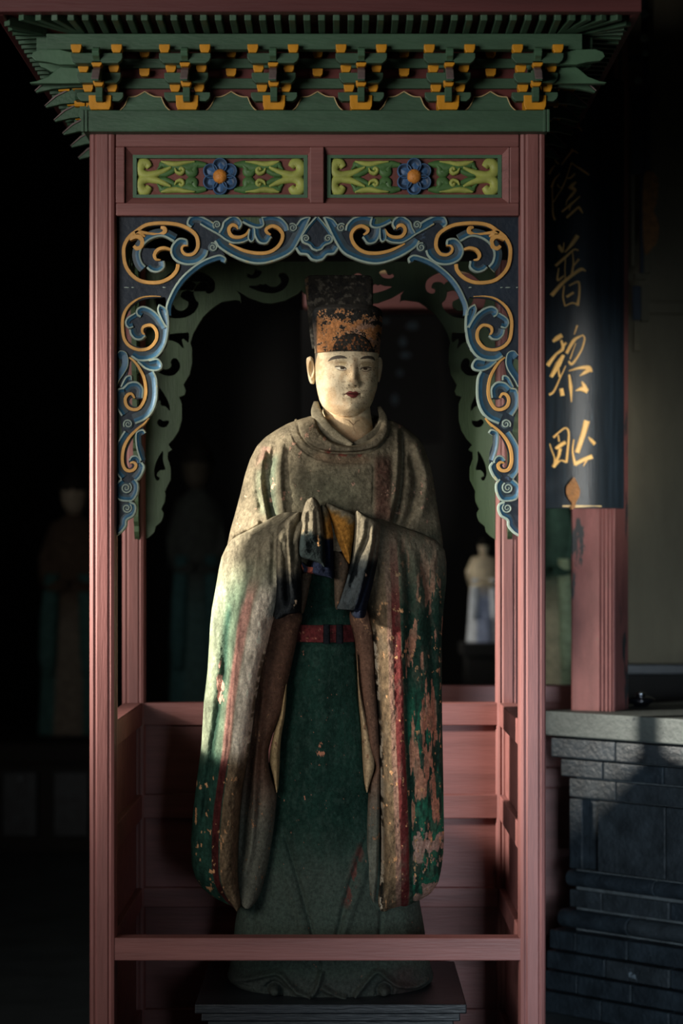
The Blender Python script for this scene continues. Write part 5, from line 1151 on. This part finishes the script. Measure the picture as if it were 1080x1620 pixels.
# ================================================================== BACK OF THE HALL
def bg_statue(name, label, px, top, bot, Y, wid, cols, lean=0, group=None, base_z=None):
    """robed figure: rows of (fraction of height, half width fraction)"""
    s = (Y-CAMY)/F; Ht = (bot-top)*s; x0 = X(px, Y); zb = Z(bot, Y)
    t = thing(name, label, 'statue', (x0, Y, zb), group)
    hw = wid*s
    def rings(prof, dep, seed, folds=9, amp=.04, ox=0):
        r = []; K = 48
        for f, wv in prof:
            ring = []
            for k in range(K):
                a = k*2*PI/K; m_ = 1+amp*math.sin(a*folds+seed+f*3)*(1-f)
                ring.append((x0+ox+lean*f*s+hw*wv*m_*math.cos(a), Y+hw*wv*dep*m_*math.sin(a), zb+f*Ht))
            r.append(ring)
        return r
    def color(o, fn):
        me = o.data; at = me.color_attributes.new('paint', 'FLOAT_COLOR', 'POINT')
        for i, v in enumerate(me.vertices):
            c = fn((v.co.z-zb)/Ht, (v.co.x-x0)/hw, i); at.data[i].color = (*[float(q) for q in lin(c)], 1)
    body = MB().rings(rings([(0, 1.0), (.02, 1.0), (.2, .93), (.4, .86), (.55, .80), (.66, .86), (.74, .80), (.79, .62), (.815, .32), (.83, .2)], .62, 1)).build('robe', M['bgp'], t, True)
    color(body, lambda f, u, i: cols[0] if f > .52 else (cols[1] if abs(u) > .45 else cols[2]))
    for sgn in (-1, 1):
        rs = []; K = 16
        for q, (f, ox, oy, r) in enumerate(((.78, .55, .05, .20), (.66, .82, -.1, .26), (.57, .72, -.45, .28), (.56, .35, -.75, .24), (.56, .06, -.85, .16))):
            rs.append([(x0+sgn*ox*hw+lean*f*s+r*hw*math.cos(a)*.9, Y+oy*hw+r*hw*math.sin(a)*.8, zb+f*Ht+r*hw*math.sin(a)*.9) for a in [k*2*PI/K for k in range(K)]])
        o = MB().rings(rs).build('arm', M['bgp'], t, True); color(o, lambda f, u, i: cols[0])
        sl = []
        for f, ox, wv in ((.60, .50, .22), (.45, .58, .27), (.30, .62, .28), (.22, .62, .20)):
            sl.append([(x0+sgn*ox*hw+wv*hw*math.cos(a), Y-.55*hw+.18*hw*math.sin(a), zb+f*Ht) for a in [k*2*PI/K for k in range(K)]])
        o = MB().rings(sl).build('hanging_sleeve', M['bgp'], t, True); color(o, lambda f, u, i: cols[1])
    hr = Ht*.068; rs = []; zc_ = zb+Ht*.895
    for k in range(13):
        a = -PI/2+k*PI/12; rs.append([(x0+lean*s+hr*.82*math.cos(a)*math.cos(b)*(1 if a > 0 else .9), Y+hr*math.cos(a)*math.sin(b), zc_+hr*1.15*math.sin(a)) for b in [j*2*PI/24 for j in range(24)]])
    o = MB().rings(rs).build('head', M['bgp'], t, True); color(o, lambda f, u, i: cols[3])
    mb = MB(); rs = []
    for k in range(8):
        a = .15+k*(PI/2-.15)/7; rs.append([(x0+lean*s+hr*.9*math.cos(a)*math.cos(b), Y+.02*hr+hr*1.08*math.cos(a)*math.sin(b), zc_+hr*1.28*math.sin(a)+(.35*hr if k > 5 else 0)) for b in [j*2*PI/24 for j in range(24)]])
    o = mb.rings(rs).build('headdress', M['bgp'], t, True); color(o, lambda f, u, i: (40, 38, 34))
    n = MB().prism([(x0+lean*s-.1*hr, zc_-.2*hr), (x0+lean*s+.1*hr, zc_-.2*hr), (x0+lean*s+.05*hr, zc_+.3*hr), (x0+lean*s-.05*hr, zc_+.3*hr)], 'y', Y-hr*1.15, Y-hr*.8).build('nose', M['bgp'], t); color(n, lambda f, u, i: cols[3])
    return t
yL = 5.6
bg_statue('attendant_statue', 'dim robed attendant statue with pale face left of the shrine', 112, 738, 1162, yL, 52, ((86, 72, 60), (70, 104, 100), (120, 112, 100), (170, 156, 136)), lean=6)
bg_statue('attendant_statue', 'dim teal robed attendant statue glimpsed inside shrine, left of the main statue', 312, 690, 1162, yL, 46, ((66, 70, 66), (60, 92, 92), (70, 96, 94), (84, 78, 68)))
bg_statue('attendant_statue', 'green and cream robed statue half hidden behind right shrine post above the red railing', 868, 700, 1160, 3.0, 42, ((52, 76, 66), (150, 168, 136), (190, 186, 156), (170, 156, 130)))
bg_statue('small_statue', 'small pale statue with blue and white skirt seen inside shrine at right', 765, 848, 1016, 4.6, 27, ((206, 190, 160), (200, 204, 208), (150, 160, 184), (210, 194, 166)))
# platforms that carry them
pf = thing('left_platform', 'dark wooden platform with blue grey painted panels under the left attendant statues', 'platform', (X(190, yL), yL, 0)); pf.name = 'statue_platform'
zpl = Z(1163, yL)
MB().box((X(-150, yL), yL-.5, zpl-.10), (X(420, yL), yL+.9, zpl-.0)).build('deck', M['ceil'], pf, bevel=.01)
MB().box((X(-150, yL), yL-.45, 0), (X(420, yL), yL+.9, zpl-.10)).build('body', M['ceil'], pf)
for k in range(7):
    x0 = X(-130+k*78, yL); MB().box((x0, yL-.475, .07), (x0+.17, yL-.44, zpl-.14)).build('painted_panel', M['brick'], pf, bevel=.006)
# second attendant stands a little above the deck line
p2 = thing('stone_pedestal', 'dark pedestal under the small pale statue behind the shrine', 'pedestal', (X(765, 4.6), 4.6, 0))
MB().box((X(735, 4.6), 4.45, 0), (X(795, 4.6), 4.75, Z(1016, 4.6)-.06)).build('shaft', M['dark_wall'], p2, bevel=.01)
MB().box((X(728, 4.6), 4.40, Z(1016, 4.6)-.06), (X(802, 4.6), 4.80, Z(1016, 4.6))).build('cap', M['dark_wall'], p2, bevel=.01)
p3 = thing('stone_pedestal', 'dark low plinth behind the red railing under the green and cream statue', 'pedestal', (X(868, 3.0), 3.0, 0))
MB().box((X(815, 3.0), 2.8, 0), (X(925, 3.0), 3.3, Z(1160, 3.0)-.05)).build('shaft', M['dark_wall'], p3, bevel=.01)
MB().box((X(808, 3.0), 2.76, Z(1160, 3.0)-.05), (X(932, 3.0), 3.34, Z(1160, 3.0))).build('cap', M['dark_wall'], p3, bevel=.01)
# lit red beam high at the back
yBm = 2.6
bm_ = thing('red_beam', 'faded red ceiling beam crossing behind the shrine arch above the hat', 'beam', (X(720, yBm), yBm+.1, Z(490, yBm)))
MB().box((X(480, yBm), yBm, Z(488, yBm)), (X(1000, yBm), yBm+.2, Z(410, yBm))).build('beam', M['red_h'], bm_, bevel=.015)
MB().box((X(480, yBm), yBm-.012, Z(432, yBm)), (X(1000, yBm), yBm-.001, Z(410, yBm))).build('cream_band', M['cream'], bm_)
for s in (490, 985): MB().box((X(s-14, yBm), yBm+.03, 0), (X(s+14, yBm), yBm+.17, Z(489, yBm))).build('beam_post', M['dark_wall'], bm_)

cp_ = thing('blur_panel', 'added dark panel with pale teal patches in place of soft blurs, far back right of the statue hat', 'panel', (X(640, 6.2), 6.2, Z(500, 6.2)))
MB().box((X(585, 6.2), 6.2, Z(700, 6.2)), (X(700, 6.2), 6.26, Z(500, 6.2))).build('panel', M['ceil'], cp_)  # panel and patches are added, shaped after pale out-of-focus blurs
MB().box((X(640, 6.2)-.01, 6.21, Z(500, 6.2)), (X(640, 6.2)+.01, 6.23, 4.99)).build('hanging_rod', M['ceil'], cp_)
for cx, cy, rx, ry in ((652, 516, 9, 6), (637, 541, 5, 8), (641, 562, 8, 4), (632, 590, 5, 5), (624, 632, 5, 9), (610, 508, 4, 4)):
    plate('blur_patch', [[(cx+rx*math.cos(k*PI/8)*(1+.2*math.sin(k*1.7)), cy+ry*math.sin(k*PI/8)) for k in range(16)]], lambda u, v, h: (X(u, 6.2), 6.185-h, Z(v, 6.2)), .02, M['slate'], cp_)
